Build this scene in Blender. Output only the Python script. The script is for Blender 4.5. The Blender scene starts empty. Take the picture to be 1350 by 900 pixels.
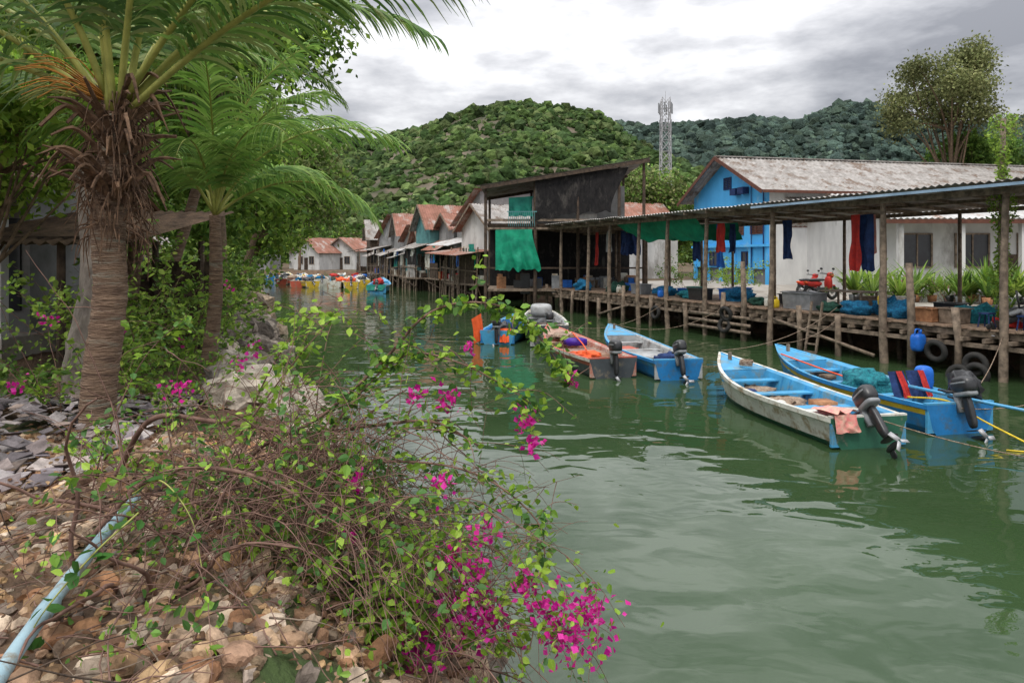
import bpy, math, random
import numpy as np
from mathutils import Vector, Matrix, noise as mn
random.seed(7); rng=np.random.default_rng(7)
R=random.random
def U(a,b): return a+(b-a)*random.random()
scene=bpy.context.scene
scene.view_settings.view_transform='Standard'; scene.view_settings.look='None'
scene.view_settings.exposure=0
# ------------------------------------------------------------ materials
def NT(name):
    m=bpy.data.materials.new(name); m.use_nodes=True; n=m.node_tree; b=n.nodes['Principled BSDF']; return m,n,b
def mat(name,c1,c2=None,scale=4,rough=.75,bump=.0,bscale=None,c3=None,s3=1.0,t3=.55,metal=0,stretch=None,spec=.3):
    m,n,b=NT(name); c2=c2 or tuple(x*.6 for x in c1)
    tc=n.nodes.new('ShaderNodeTexCoord'); mp=n.nodes.new('ShaderNodeMapping'); n.links.new(tc.outputs['Object'],mp.inputs[0])
    if stretch: mp.inputs['Scale'].default_value=stretch
    ns=n.nodes.new('ShaderNodeTexNoise'); ns.inputs['Scale'].default_value=scale; ns.inputs['Detail'].default_value=6; ns.inputs['Roughness'].default_value=.65
    n.links.new(mp.outputs[0],ns.inputs[0])
    cr=n.nodes.new('ShaderNodeValToRGB'); cr.color_ramp.elements[0].position=.36; cr.color_ramp.elements[1].position=.64
    cr.color_ramp.elements[0].color=(*c2,1); cr.color_ramp.elements[1].color=(*c1,1)
    n.links.new(ns.outputs[0],cr.inputs[0]); out=cr.outputs[0]
    if c3:
        n3=n.nodes.new('ShaderNodeTexNoise'); n3.inputs['Scale'].default_value=s3; n3.inputs['Detail'].default_value=7; n3.inputs['Roughness'].default_value=.7
        n.links.new(mp.outputs[0],n3.inputs[0])
        r3=n.nodes.new('ShaderNodeValToRGB'); r3.color_ramp.elements[0].position=t3-.05; r3.color_ramp.elements[1].position=t3+.06
        n.links.new(n3.outputs[0],r3.inputs[0]); mx=n.nodes.new('ShaderNodeMixRGB'); mx.inputs[2].default_value=(*c3,1)
        n.links.new(r3.outputs[0],mx.inputs[0]); n.links.new(out,mx.inputs[1]); out=mx.outputs[0]
    n.links.new(out,b.inputs['Base Color'])
    b.inputs['Roughness'].default_value=rough; b.inputs['Metallic'].default_value=metal; b.inputs['Specular IOR Level'].default_value=spec
    if bump:
        nb=n.nodes.new('ShaderNodeTexNoise'); nb.inputs['Scale'].default_value=bscale or scale*4; nb.inputs['Detail'].default_value=4
        n.links.new(mp.outputs[0],nb.inputs[0])
        bp=n.nodes.new('ShaderNodeBump'); bp.inputs['Strength'].default_value=bump; bp.inputs['Distance'].default_value=.05
        n.links.new(nb.outputs[0],bp.inputs['Height']); n.links.new(bp.outputs[0],b.inputs['Normal'])
    return m
def vmat(name,trans=0,rough=.6,nscale=0,bump=0,spec=.3):
    m,n,b=NT(name); a=n.nodes.new('ShaderNodeVertexColor'); a.layer_name='Col'; out=a.outputs[0]
    b.inputs['Roughness'].default_value=rough; b.inputs['Specular IOR Level'].default_value=spec
    if nscale:
        tc=n.nodes.new('ShaderNodeTexCoord'); ns=n.nodes.new('ShaderNodeTexNoise'); ns.inputs['Scale'].default_value=nscale; ns.inputs['Detail'].default_value=5
        n.links.new(tc.outputs['Object'],ns.inputs[0])
        mr=n.nodes.new('ShaderNodeMapRange'); mr.inputs[1].default_value=.3; mr.inputs[2].default_value=.7; mr.inputs[3].default_value=.5; mr.inputs[4].default_value=1.4
        n.links.new(ns.outputs[0],mr.inputs[0]); mx=n.nodes.new('ShaderNodeVectorMath'); mx.operation='SCALE'
        n.links.new(out,mx.inputs[0]); n.links.new(mr.outputs[0],mx.inputs['Scale']); out=mx.outputs[0]
        if bump:
            bp=n.nodes.new('ShaderNodeBump'); bp.inputs['Strength'].default_value=bump; bp.inputs['Distance'].default_value=1/nscale
            n.links.new(ns.outputs[0],bp.inputs['Height']); n.links.new(bp.outputs[0],b.inputs['Normal'])
    n.links.new(out,b.inputs['Base Color'])
    if trans:
        t=n.nodes.new('ShaderNodeBsdfTranslucent'); n.links.new(out,t.inputs[0]); ms=n.nodes.new('ShaderNodeMixShader'); ms.inputs[0].default_value=trans
        n.links.new(b.outputs[0],ms.inputs[1]); n.links.new(t.outputs[0],ms.inputs[2]); n.links.new(ms.outputs[0],n.nodes['Material Output'].inputs[0])
    return m
LEAF=vmat('leaf',.4,.5); LEAFD=vmat('tree_leaf',.25,.7,0,0,.15); CANOPY=vmat('canopy',0,.95,.5,.9,.05); ROCK=vmat('rock',0,.85,9,.6)
BARK=mat('bark',(.2,.14,.09),(.08,.055,.035),9,.9,.6,30)
PALMB=mat('palm_bark',(.27,.18,.12),(.11,.07,.05),4,.9,1,10,c3=(.2,.19,.15),s3=2,t3=.6,stretch=(1,1,7))
FIBRE=mat('palm_fibre',(.17,.10,.06),(.05,.03,.02),14,.9)
TWIG=mat('twig',(.22,.13,.10),(.10,.055,.042),8,.8)
WOOD=mat('weathered_wood',(.28,.215,.16),(.10,.077,.058),5,.85,.4,25)
WOODD=mat('dark_wood',(.10,.07,.05),(.035,.026,.02),5,.9,.4,25)
WOODO=mat('deck_wood',(.33,.23,.16),(.16,.11,.08),3,.8,.3,30,c3=(.09,.07,.05),s3=1.3,t3=.57)
ROOFG=mat('grey_corrugated',(.36,.34,.32),(.2,.185,.17),1.6,.8,.2,20,c3=(.15,.11,.085),s3=.9,t3=.56)
ROOFR=mat('rust_corrugated',(.32,.15,.11),(.19,.09,.06),1.2,.8,.2,20,c3=(.36,.31,.28),s3=.7,t3=.57)
ROOFW=mat('pale_corrugated',(.48,.48,.47),(.32,.31,.30),1.2,.6,.1,20,c3=(.2,.12,.08),s3=.8,t3=.6)
ROOFB=mat('blue_sheet',(.3,.42,.55),(.18,.27,.36),1,.6)
BLUEW=mat('blue_wall',(.08,.42,.80),(.06,.35,.70),.8,.7,.1,10,c3=(.2,.45,.66),s3=.5,t3=.62)
WHITEW=mat('white_wall',(.62,.62,.60),(.46,.46,.45),.7,.8,.1,10,c3=(.3,.29,.27),s3=.5,t3=.6,stretch=(1,1,.4))
GREYW=mat('grey_wall',(.3,.3,.3),(.16,.16,.155),1,.85,.1)
TEALW=mat('teal_wall',(.12,.3,.3),(.06,.16,.17),1,.85)
GLASS=mat('dark_glass',(.03,.035,.04),(.02,.02,.025),3,.15,spec=.6)
BROWN=mat('brown_frame',(.13,.05,.03),(.08,.03,.02),4,.6)
NETK=mat('black_net',(.022,.02,.02),(.008,.008,.009),6,.95,.6,30,c3=(.06,.055,.05),s3=2.5,t3=.6,stretch=(1,1,.4))
GREENT=mat('green_tarp',(.01,.32,.18),(.005,.19,.115),2,.55,.5,4)
TEALT=mat('teal_tarp',(.02,.26,.19),(.01,.15,.12),2,.6,.5,4)
CONC=mat('concrete',(.38,.35,.31),(.25,.23,.2),1,.9,.2,15,c3=(.2,.17,.14),s3=.4,t3=.58)
STEEL=mat('galvanised_steel',(.45,.45,.46),(.3,.3,.31),4,.5,metal=.3)
RUBBER=mat('rubber',(.02,.02,.02),(.035,.033,.03),9,.8)
BLACKP=mat('black_plastic',(.015,.016,.018),(.03,.03,.032),9,.35,spec=.5)
GREYP=mat('grey_plastic',(.25,.26,.27),(.16,.17,.18),4,.5)
PIPE=mat('pvc_pipe',(.30,.42,.47),(.22,.33,.38),3,.5,.1,c3=(.2,.18,.14),s3=6,t3=.58)
NETB=mat('blue_net',(.02,.22,.42),(.008,.07,.17),14,.9,1,45)
NETT=mat('teal_net',(.03,.28,.32),(.01,.1,.14),14,.9,1,45)
ROPEY=mat('yellow_plastic',(.75,.55,.03),(.5,.35,.02),4,.5)
REDC=mat('red_cloth',(.5,.03,.02),(.3,.02,.02),6,.7,.3)
PINKC=mat('pink_cloth',(.75,.2,.2),(.6,.4,.3),9,.8,.5,14)
PURP=mat('purple_plastic',(.07,.02,.35),(.04,.01,.2),6,.5)
BLUEP=mat('blue_plastic',(.02,.16,.6),(.015,.1,.42),5,.4)
BLUED=mat('dark_blue_cloth',(.02,.05,.16),(.01,.02,.07),5,.8,.3)
CRATE=mat('crate_wood',(.4,.2,.1),(.22,.1,.05),8,.8)
ORANGE=mat('orange_cloth',(.8,.12,.03),(.6,.08,.02),4,.7)
DRYFL=mat('palm_inflorescence',(.5,.22,.04),(.3,.13,.03),6,.8)
def paint(name,c,dirt=(.2,.17,.13),t=.6): return mat(name,c,tuple(x*.75 for x in c),3,.42,.08,20,c3=dirt,s3=3.2,t3=t,spec=.45)
PW=paint('white_boat_paint',(.64,.64,.58),(.30,.24,.16),.55); PB=paint('blue_boat_paint',(.02,.20,.50),(.06,.14,.24),.57); PLB=paint('light_blue_boat_paint',(.07,.34,.60),(.14,.24,.29),.56)
PY=paint('yellow_boat_paint',(.72,.5,.04)); PG=paint('green_boat_paint',(.03,.13,.08)); PGR=paint('grey_boat_paint',(.4,.41,.41),(.22,.21,.2),.55)
PR=paint('red_boat_paint',(.48,.10,.06)); PT=paint('tan_boat_deck',(.42,.28,.2),(.24,.12,.08),.55); PK=paint('dark_boat_paint',(.07,.08,.09)); PRO=paint('red_orange_boat_deck',(.46,.18,.13),(.42,.34,.29),.5)
# ------------------------------------------------------------ mesh helpers
def empty(name):
    e=bpy.data.objects.new(name,None); scene.collection.objects.link(e); return e
def link(o,parent=None):
    scene.collection.objects.link(o)
    if parent: o.parent=parent
    return o
def np_mesh(name,V,F,material,col=None,parent=None,smooth=False):
    V=np.asarray(V,dtype=np.float32); F=np.asarray(F,dtype=np.int32); k=F.shape[1]
    me=bpy.data.meshes.new(name); me.vertices.add(len(V)); me.vertices.foreach_set('co',V.ravel())
    me.loops.add(F.size); me.loops.foreach_set('vertex_index',F.ravel())
    me.polygons.add(len(F)); me.polygons.foreach_set('loop_start',np.arange(0,F.size,k,dtype=np.int32)); me.polygons.foreach_set('loop_total',np.full(len(F),k,dtype=np.int32))
    me.polygons.foreach_set('use_smooth',np.full(len(F),smooth))
    me.update(calc_edges=True)
    if col is not None:
        a=me.color_attributes.new('Col','FLOAT_COLOR','POINT'); c=np.ones((len(V),4),dtype=np.float32); c[:,:3]=col; a.data.foreach_set('color',c.ravel())
    me.materials.append(material)
    return link(bpy.data.objects.new(name,me),parent)
def tiled(name,bV,bF,pos,scale,rot,col,material,parent=None,smooth=False,jit=0):
    N=len(pos); bV=np.asarray(bV); bF=np.asarray(bF); scale=np.asarray(scale,dtype=float)
    if scale.ndim==1: scale=scale[:,None]*np.ones(3)
    P=bV[None]*scale[:,None,:]
    if jit: P=P*(1+jit*rng.normal(size=(N,len(bV),1)))
    P=np.einsum('nij,nkj->nki',rot,P)+np.asarray(pos)[:,None,:]
    F=bF[None]+(np.arange(N)*len(bV))[:,None,None]
    C=np.repeat(np.asarray(col),len(bV),axis=0)
    return np_mesh(name,P.reshape(-1,3),F.reshape(-1,bF.shape[1]),material,C,parent,smooth)
def nrm(a): return a/np.maximum(np.linalg.norm(a,axis=-1,keepdims=True),1e-9)
def frames(d):
    d=nrm(d); r=nrm(rng.normal(size=d.shape)); s=nrm(np.cross(d,r)); n=np.cross(s,d); return np.stack([s,d,n],axis=2)
def frames_up(d,tilt=.5):
    d=nrm(d); up=np.array([0,0,1.])+rng.normal(size=d.shape)*tilt; s=nrm(np.cross(d,up)); n=np.cross(s,d); return np.stack([s,d,n],axis=2)
LV=np.array([[0,0,0],[0,.5,-.07],[0,1,-.12],[-.27,.3,.03],[.27,.3,.03],[-.22,.65,0],[.22,.65,0]]); LF=np.array([[0,1,3],[3,1,5],[5,1,2],[0,4,1],[4,6,1],[6,2,1]])
DV=np.array([[0,0,0],[-.28,.5,.06],[0,1,0],[.28,.5,.06]]); DF=np.array([[0,3,2],[0,2,1]])
def ico(sub):
    import bmesh
    bm=bmesh.new(); bmesh.ops.create_icosphere(bm,subdivisions=sub,radius=1); V=np.array([v.co[:] for v in bm.verts]); F=np.array([[v.index for v in f.verts] for f in bm.faces]); bm.free(); return V,F
I1=ico(1); I2=ico(2); I3=ico(3)
def colvar(N,cols,v=.25):
    cols=np.array(cols); a=cols[rng.integers(0,len(cols),N)]; b=cols[rng.integers(0,len(cols),N)]; t=rng.random((N,1))
    return (a*t+b*(1-t))*(1+v*rng.normal(size=(N,1))).clip(.4,1.8)
def cr(pts,n=6):
    P=[Vector(p) for p in pts]; P=[P[0]*2-P[1]]+P+[P[-1]*2-P[-2]]; out=[]
    for i in range(1,len(P)-2):
        for k in range(n):
            t=k/n; a,b,c,d=P[i-1:i+3]
            out.append(.5*((2*b)+(c-a)*t+(2*a-5*b+4*c-d)*t*t+(3*b-a-3*c+d)*t**3))
    out.append(P[-2]); return out
class MB:
    def __init__(s,T=None): s.v=[];s.f=[];s.m=[];s.mats=[]; s.T=T or Matrix()
    def add(s,vs,fs,m):
        if m not in s.mats: s.mats.append(m)
        k=s.mats.index(m); o=len(s.v); s.v+=[s.T@Vector(v) for v in vs]
        for f in fs: s.f.append([i+o for i in f]); s.m.append(k)
    def ob(s,c,ex,ey,ez,m):
        c=Vector(c);ex=Vector(ex)/2;ey=Vector(ey)/2;ez=Vector(ez)/2
        vs=[c+ex*a+ey*b+ez*d for a in(-1,1) for b in(-1,1) for d in(-1,1)]
        s.add(vs,[(0,1,3,2),(4,6,7,5),(0,4,5,1),(2,3,7,6),(0,2,6,4),(1,5,7,3)],m)
    def box(s,c,sz,m): s.ob(c,(sz[0],0,0),(0,sz[1],0),(0,0,sz[2]),m)
    def bb(s,a,b,m): s.box([(a[i]+b[i])/2 for i in range(3)],[abs(b[i]-a[i]) for i in range(3)],m)
    def beam(s,a,b,w,h,m):
        a=Vector(a);b=Vector(b);d=b-a; r=d.cross(Vector((0,0,1)))
        r=r.normalized() if r.length>1e-4 else Vector((1,0,0)); u=r.cross(d).normalized(); s.ob((a+b)/2,d,r*w,u*h,m)
    def tube(s,pts,r0,r1,m,n=6,cap=True,wob=0):
        P=[Vector(p) for p in pts]; N=len(P); vs=[];ref=Vector((.3,.2,.93))
        for i,p in enumerate(P):
            t=(P[min(i+1,N-1)]-P[max(i-1,0)]).normalized(); a=t.cross(ref)
            if a.length<.1: a=t.cross(Vector((1,0,0)))
            a.normalize(); b=t.cross(a); r=r0+(r1-r0)*i/(N-1)
            for k in range(n):
                th=2*math.pi*k/n; rr=r*(1+(wob*(R()-.5) if wob else 0)); vs.append(p+a*(rr*math.cos(th))+b*(rr*math.sin(th)))
        fs=[(i*n+k,i*n+(k+1)%n,(i+1)*n+(k+1)%n,(i+1)*n+k) for i in range(N-1) for k in range(n)]
        if cap: fs+=[tuple(range(n))[::-1],tuple(range((N-1)*n,N*n))]
        s.add(vs,fs,m)
    def rings(s,pts,rad,m,n=20):
        vs=[]; N=len(pts)
        for p,r in zip(pts,rad):
            for k in range(n):
                th=2*math.pi*k/n; rr=r*(1+.05*mn.noise(Vector((math.cos(th)*2,math.sin(th)*2,p[2]*6)))); vs.append((p[0]+rr*math.cos(th),p[1]+rr*math.sin(th),p[2]+.015*mn.noise(Vector((math.cos(th)*3,math.sin(th)*3,p[2]*3)))))
        s.add(vs,[(i*n+k,i*n+(k+1)%n,(i+1)*n+(k+1)%n,(i+1)*n+k) for i in range(N-1) for k in range(n)],m)
    def blob(s,c,r,m,amp=.2,fr=2.,I=I3):
        off=Vector((U(0,50),U(0,50),0)); vs=[]
        for v in I[0]:
            v=Vector(v); k=1+amp*2*mn.noise(v*fr+off)+amp*mn.noise(v*fr*3+off); vs.append((c[0]+v.x*r[0]*k,c[1]+v.y*r[1]*k,c[2]+v.z*r[2]*k))
        s.add(vs,[tuple(f) for f in I[1]],m)
    def rbox(s,c,sz,m,p=4,I=I3):
        vs=[]
        for v in I[0]:
            k=(abs(v[0])**p+abs(v[1])**p+abs(v[2])**p)**(-1/p); vs.append((c[0]+v[0]*k*sz[0]/2,c[1]+v[1]*k*sz[1]/2,c[2]+v[2]*k*sz[2]/2))
        s.add(vs,[tuple(f) for f in I[1]],m)
    def torus(s,c,Rr,r,axis,m,n=20,k=8):
        c=Vector(c); ax=Vector(axis).normalized(); a=ax.orthogonal().normalized(); b=ax.cross(a); vs=[]
        for i in range(n):
            th=2*math.pi*i/n; d=a*math.cos(th)+b*math.sin(th)
            for j in range(k):
                ph=2*math.pi*j/k; vs.append(c+d*(Rr+r*math.cos(ph))+ax*(r*math.sin(ph)))
        s.add(vs,[(i*k+j,((i+1)%n)*k+j,((i+1)%n)*k+(j+1)%k,i*k+(j+1)%k) for i in range(n) for j in range(k)],m)
    def corr(s,o,a,b,m,amp=.035,pitch=.2,rows=3,sag=.03):
        o=Vector(o);a=Vector(a);b=Vector(b); nn=a.cross(b).normalized()
        if nn.z<0: nn=-nn
        nc=max(4,int(a.length/pitch*4)); vs=[]
        for j in range(rows+1):
            for i in range(nc+1):
                h=amp*math.cos(i*math.pi/2)+sag*mn.noise(Vector((i*.05,j*1.7,o.x)))
                vs.append(o+a*(i/nc)+b*(j/rows)*(1+.03*mn.noise(Vector((int(i/16)*3.3,o.y,0))))+nn*h)
        s.add(vs,[(j*(nc+1)+i,j*(nc+1)+i+1,(j+1)*(nc+1)+i+1,(j+1)*(nc+1)+i) for j in range(rows) for i in range(nc)],m)
    def cloth(s,o,a,b,m,amp=.1,fr=3,nx=24,ny=12):
        o=Vector(o);a=Vector(a);b=Vector(b); nn=a.cross(b).normalized(); vs=[]; q=U(0,9)
        for j in range(ny+1):
            for i in range(nx+1):
                vs.append(o+a*(i/nx)*(1-.12*math.sin(j/ny*2.5+q))+b*(j/ny)*(1+.1*mn.noise(Vector((i*.3,q,0))))+nn*(amp*math.sin(i/nx*6.28*fr+q+mn.noise(Vector((i*.2,j*.2,q)))*3)*(.3+.7*j/ny)))
        s.add(vs,[(j*(nx+1)+i,j*(nx+1)+i+1,(j+1)*(nx+1)+i+1,(j+1)*(nx+1)+i) for j in range(ny) for i in range(nx)],m)
    def obj(s,name,parent=None,smooth=False,bevel=0):
        me=bpy.data.meshes.new(name); me.from_pydata([tuple(v) for v in s.v],[],s.f); me.update()
        for m in s.mats: me.materials.append(m)
        me.polygons.foreach_set('material_index',s.m)
        if smooth: me.polygons.foreach_set('use_smooth',[True]*len(s.f))
        o=link(bpy.data.objects.new(name,me),parent)
        if bevel:
            b=o.modifiers.new('b','BEVEL'); b.width=bevel; b.segments=2
        return o
# ------------------------------------------------------------ camera
cam=bpy.data.cameras.new('camera'); co=bpy.data.objects.new('camera',cam); scene.collection.objects.link(co); scene.camera=co
co.location=(0,0,3.3); co.rotation_euler=(math.radians(90),0,0); cam.lens=24; cam.sensor_width=36; cam.shift_y=-112/1350; cam.clip_end=8000; cam.clip_start=.05
# ------------------------------------------------------------ world
w=bpy.data.worlds.new('World'); scene.world=w; w.use_nodes=True; n=w.node_tree; n.nodes.clear()
N_=n.nodes.new; L_=n.links.new
SE,SR=58,200
sky=N_('ShaderNodeTexSky'); sky.sky_type='NISHITA'; sky.sun_disc=False; sky.sun_elevation=math.radians(SE); sky.sun_rotation=math.radians(SR)
b1=N_('ShaderNodeBackground'); b1.inputs[1].default_value=.1; L_(sky.outputs[0],b1.inputs[0])
tc=N_('ShaderNodeTexCoord'); sx=N_('ShaderNodeSeparateXYZ'); L_(tc.outputs['Generated'],sx.inputs[0])
def mth(op,a,b=None):
    x=N_('ShaderNodeMath'); x.operation=op
    for i,q in enumerate((a,b)):
        if q is None: continue
        if isinstance(q,(int,float)): x.inputs[i].default_value=q
        else: L_(q,x.inputs[i])
    return x.outputs[0]
zc=mth('MAXIMUM',sx.outputs[2],0.0); den=mth('ADD',zc,.55)
cx=mth('DIVIDE',sx.outputs[0],den); cy=mth('DIVIDE',sx.outputs[1],den); cz=mth('MULTIPLY',zc,3.2)
cm=N_('ShaderNodeCombineXYZ'); L_(cx,cm.inputs[0]); L_(cy,cm.inputs[1]); L_(cz,cm.inputs[2])
def wn(sc,det,ro,dis):
    ns=N_('ShaderNodeTexNoise'); ns.inputs['Scale'].default_value=sc; ns.inputs['Detail'].default_value=det; ns.inputs['Roughness'].default_value=ro; ns.inputs['Distortion'].default_value=dis
    L_(cm.outputs[0],ns.inputs[0]); return ns.outputs[0]
nA=wn(1.9,1,.5,.0); nB=wn(4.6,6,.55,.0)
mix=mth('ADD',mth('MULTIPLY',nA,.5),mth('MULTIPLY',nB,.5))
rp=N_('ShaderNodeValToRGB'); e=rp.color_ramp.elements; e[0].position=.38; e[0].color=(.27,.275,.30,1); e[1].position=.585; e[1].color=(.92,.92,.93,1)
x=e.new(.445); x.color=(.42,.425,.45,1)
x=e.new(.51); x.color=(.62,.62,.64,1)
L_(mix,rp.inputs[0])
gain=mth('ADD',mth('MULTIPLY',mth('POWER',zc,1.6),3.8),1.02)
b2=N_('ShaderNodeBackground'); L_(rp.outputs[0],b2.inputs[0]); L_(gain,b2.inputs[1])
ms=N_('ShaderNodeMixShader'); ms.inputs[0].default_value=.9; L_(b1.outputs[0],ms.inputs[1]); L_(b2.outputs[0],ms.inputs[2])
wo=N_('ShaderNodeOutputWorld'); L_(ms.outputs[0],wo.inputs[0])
sd=bpy.data.lights.new('sun','SUN'); sd.energy=1.5; sd.angle=math.radians(11); sd.color=(1,.94,.85); so=bpy.data.objects.new('sun',sd); scene.collection.objects.link(so)
az=math.radians(SR); el=math.radians(SE); dv=Vector((math.sin(az)*math.cos(el),math.cos(az)*math.cos(el),math.sin(el)))
so.rotation_euler=dv.to_track_quat('Z','Y').to_euler()
# ------------------------------------------------------------ terrain
XL=([-40,0,3,5,6.5,9,12,15.5,22.5,35,48,70,88,93,97],[1.2,1.2,1.0,.6,0,-1.5,-3.5,-5.0,-6.8,-11.8,-17,-26,-33,-50,-90])
def xl(y): return np.interp(y,*XL)
def xr(y): return 13.2-.436*(y-17.6)+1.6
def sst(t): t=np.clip(t,0,1); return t*t*(3-2*t)
def height(x,y):
    dl=xl(y)-x; dr=x-xr(y); df=y-100
    hl=-1.6+3.1*sst((dl+1.0)/3.3); hr=-1.6+2.85*sst((dr+1.2)/4.0); hf=-1.6+2.8*sst((df+1.5)/4)
    return np.maximum(np.maximum(hl,hr),hf)
def gh(x,y): return float(height(np.array([x]),np.array([y]))[0])
def coords(segs):
    out=[]
    for a,b,s in segs: out+=list(np.arange(a,b,s))
    out.append(segs[-1][1]); return np.array(out)
gx=coords([(-3000,-400,400),(-400,-60,20),(-60,-12,1.5),(-12,4,.14),(4,50,.8),(50,400,20),(400,3000,400)])
gy=coords([(-60,-4,4),(-4,14,.14),(14,30,.4),(30,115,1),(115,400,15),(400,4000,400)])
X,Y=np.meshgrid(gx,gy); Z=height(X,Y)
Z=Z+np.array([[.10*mn.noise(Vector((a*1.1,b*1.1,0)))+.05*mn.noise(Vector((a*4,b*4,3))) for a in gx] for b in gy])*np.where(X<xl(Y)+.3,1,.3)*(Y<100)
V=np.stack([X,Y,Z],-1).reshape(-1,3); nx=len(gx); ny=len(gy)
ii,jj=np.meshgrid(np.arange(nx-1),np.arange(ny-1)); a=(jj*nx+ii).ravel(); F=np.stack([a,a+1,a+nx+1,a+nx],1)
GR=mat('ground_soil',(.15,.095,.06),(.07,.045,.03),2.2,.95,.9,18,c3=(.045,.07,.022),s3=.6,t3=.56)
np_mesh('ground',V,F,GR,None,None,True)
def watermat():
    m,n,b=NT('river_water'); N=n.nodes.new; L=n.links.new
    tc=N('ShaderNodeTexCoord')
    n0=N('ShaderNodeTexNoise'); n0.inputs['Scale'].default_value=.15; n0.inputs['Detail'].default_value=4; L(tc.outputs['Object'],n0.inputs[0])
    r=N('ShaderNodeValToRGB'); r.color_ramp.elements[0].color=(.025,.050,.019,1); r.color_ramp.elements[1].color=(.038,.070,.028,1); r.color_ramp.elements[0].position=.38; r.color_ramp.elements[1].position=.62
    L(n0.outputs[0],r.inputs[0]); L(r.outputs[0],b.inputs['Base Color']); b.inputs['Roughness'].default_value=.015; b.inputs['IOR'].default_value=1.34; b.inputs['Specular IOR Level'].default_value=.85
    mp=N('ShaderNodeMapping'); mp.inputs['Scale'].default_value=(.8,1.3,1); mp.inputs['Rotation'].default_value=(0,0,.35); L(tc.outputs['Object'],mp.inputs[0])
    h=None
    for sc,am in((.55,1.0),(1.6,.2),(4.5,.02)):
        q=N('ShaderNodeTexNoise'); q.inputs['Scale'].default_value=sc; q.inputs['Detail'].default_value=1; q.inputs['Distortion'].default_value=1.0; L(mp.outputs[0],q.inputs[0])
        mu=N('ShaderNodeMath'); mu.operation='MULTIPLY'; mu.inputs[1].default_value=am; L(q.outputs[0],mu.inputs[0])
        if h is None: h=mu.outputs[0]
        else:
            ad=N('ShaderNodeMath'); L(h,ad.inputs[0]); L(mu.outputs[0],ad.inputs[1]); h=ad.outputs[0]
    bp=N('ShaderNodeBump'); bp.inputs['Strength'].default_value=1; bp.inputs['Distance'].default_value=.03; L(h,bp.inputs['Height']); L(bp.outputs[0],b.inputs['Normal'])
    return m
np_mesh('river_water',[(-120,-60,0),(60,-60,0),(60,101.5,0),(-120,101.5,0)],[(0,1,2,3)],watermat())
# ------------------------------------------------------------ hills
def hill(name,Dk,pts,y0,x0,x1,step,ncrown,cr_r,cols,gcol,rocky=False,back=1.5,I=I1,hs=1.):
    px=[p[0] for p in pts]; pz=[p[1]*hs for p in pts]
    def hz(x,y):
        k=Dk/np.maximum(y,1); xx=x*np.clip(k,.8,1.4)
        r=np.interp(xx,px,pz); return r*np.where(y<Dk,sst((y-y0)/(Dk-y0))**.85,1-.5*sst((y-Dk)/(Dk*.5)))
    gx=np.arange(x0,x1,step); gy=np.arange(y0,Dk*back,step); X,Y=np.meshgrid(gx,gy)
    nz=np.array([[mn.fractal(Vector((a/Dk*7,b/Dk*7,1)),1,2,5) for a in gx] for b in gy])
    Z=hz(X,Y)+nz*Dk*.014*np.clip((Y-y0)/100,0,1)
    V=np.stack([X,Y,Z],-1).reshape(-1,3); nx=len(gx); ny=len(gy); ii,jj=np.meshgrid(np.arange(nx-1),np.arange(ny-1)); a=(jj*nx+ii).ravel()
    e=empty(name)
    np_mesh('slope',V,np.stack([a,a+1,a+nx+1,a+nx],1),gcol,None,e,True)
    cx=rng.uniform(gx[0],gx[-1]-1,ncrown); cy=rng.uniform(y0,Dk*1.03,ncrown)
    i=((cx-gx[0])/step).astype(int).clip(0,nx-1); j=((cy-gy[0])/step).astype(int).clip(0,ny-1); cz=Z[j,i]
    keep=np.ones(ncrown,bool)
    if rocky:
        keep=np.array([not(mn.noise(Vector((a/26,b/38,5)))>.30 and -70<a<60 and 380<b<470) for a,b in zip(cx,cy)])
    cx,cy,cz=cx[keep],cy[keep],cz[keep]; M=len(cx); s=cr_r*rng.uniform(.5,1.0,M)*(1+.7*(rng.random(M)<.1))
    sc=np.stack([s,s,s*rng.uniform(.8,1.3,M)],1)
    big=np.array([mn.noise(Vector((a/45,b/45,9))) for a,b in zip(cx,cy)])[:,None]
    col=colvar(M,cols,.3)*(1+.7*big)
    tiled('forest_canopy',I[0],I[1],np.stack([cx,cy,cz+s*.4],1),sc,frames(rng.normal(size=(M,3))),col.clip(.008,.3),CANOPY,e,False,.16)
HG=mat('hill_soil',(.14,.11,.08),(.045,.05,.028),.06,.95)
HG2=mat('hill_soil_hazed',(.04,.058,.046),(.03,.045,.038),.02,.95)  # base colour shifted bluish, aerial haze painted into the soil
hill('forested_hill',500,[(-700,90),(-420,90),(-208,92),(-136,97),(-103,90),(-64,101),(-42,109),(-8,116),(25,116),(47,109),(69,101),(86,88),(108,77),(125,68),(153,58),(236,42),(400,30),(800,30)],215,-330,300,7,46000,2.8,[(.042,.075,.022),(.068,.108,.03),(.03,.055,.018),(.10,.13,.05),(.04,.065,.026)],HG,True,1.2,I1,.91)
hill('distant_forested_hill',1100,[(-800,150),(31,170),(120,215),(153,217),(238,222),(348,230),(397,234),(446,222),(495,240),(532,250),(580,243),(642,224),(700,220),(825,236),(1130,210),(1600,200)],620,-60,1150,16,38000,6.5,[(.048,.074,.060),(.062,.090,.066),(.042,.064,.056)],HG2,False,1.2,I1,.92)  # crown colours carry painted aerial haze as a bluish shift
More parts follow.
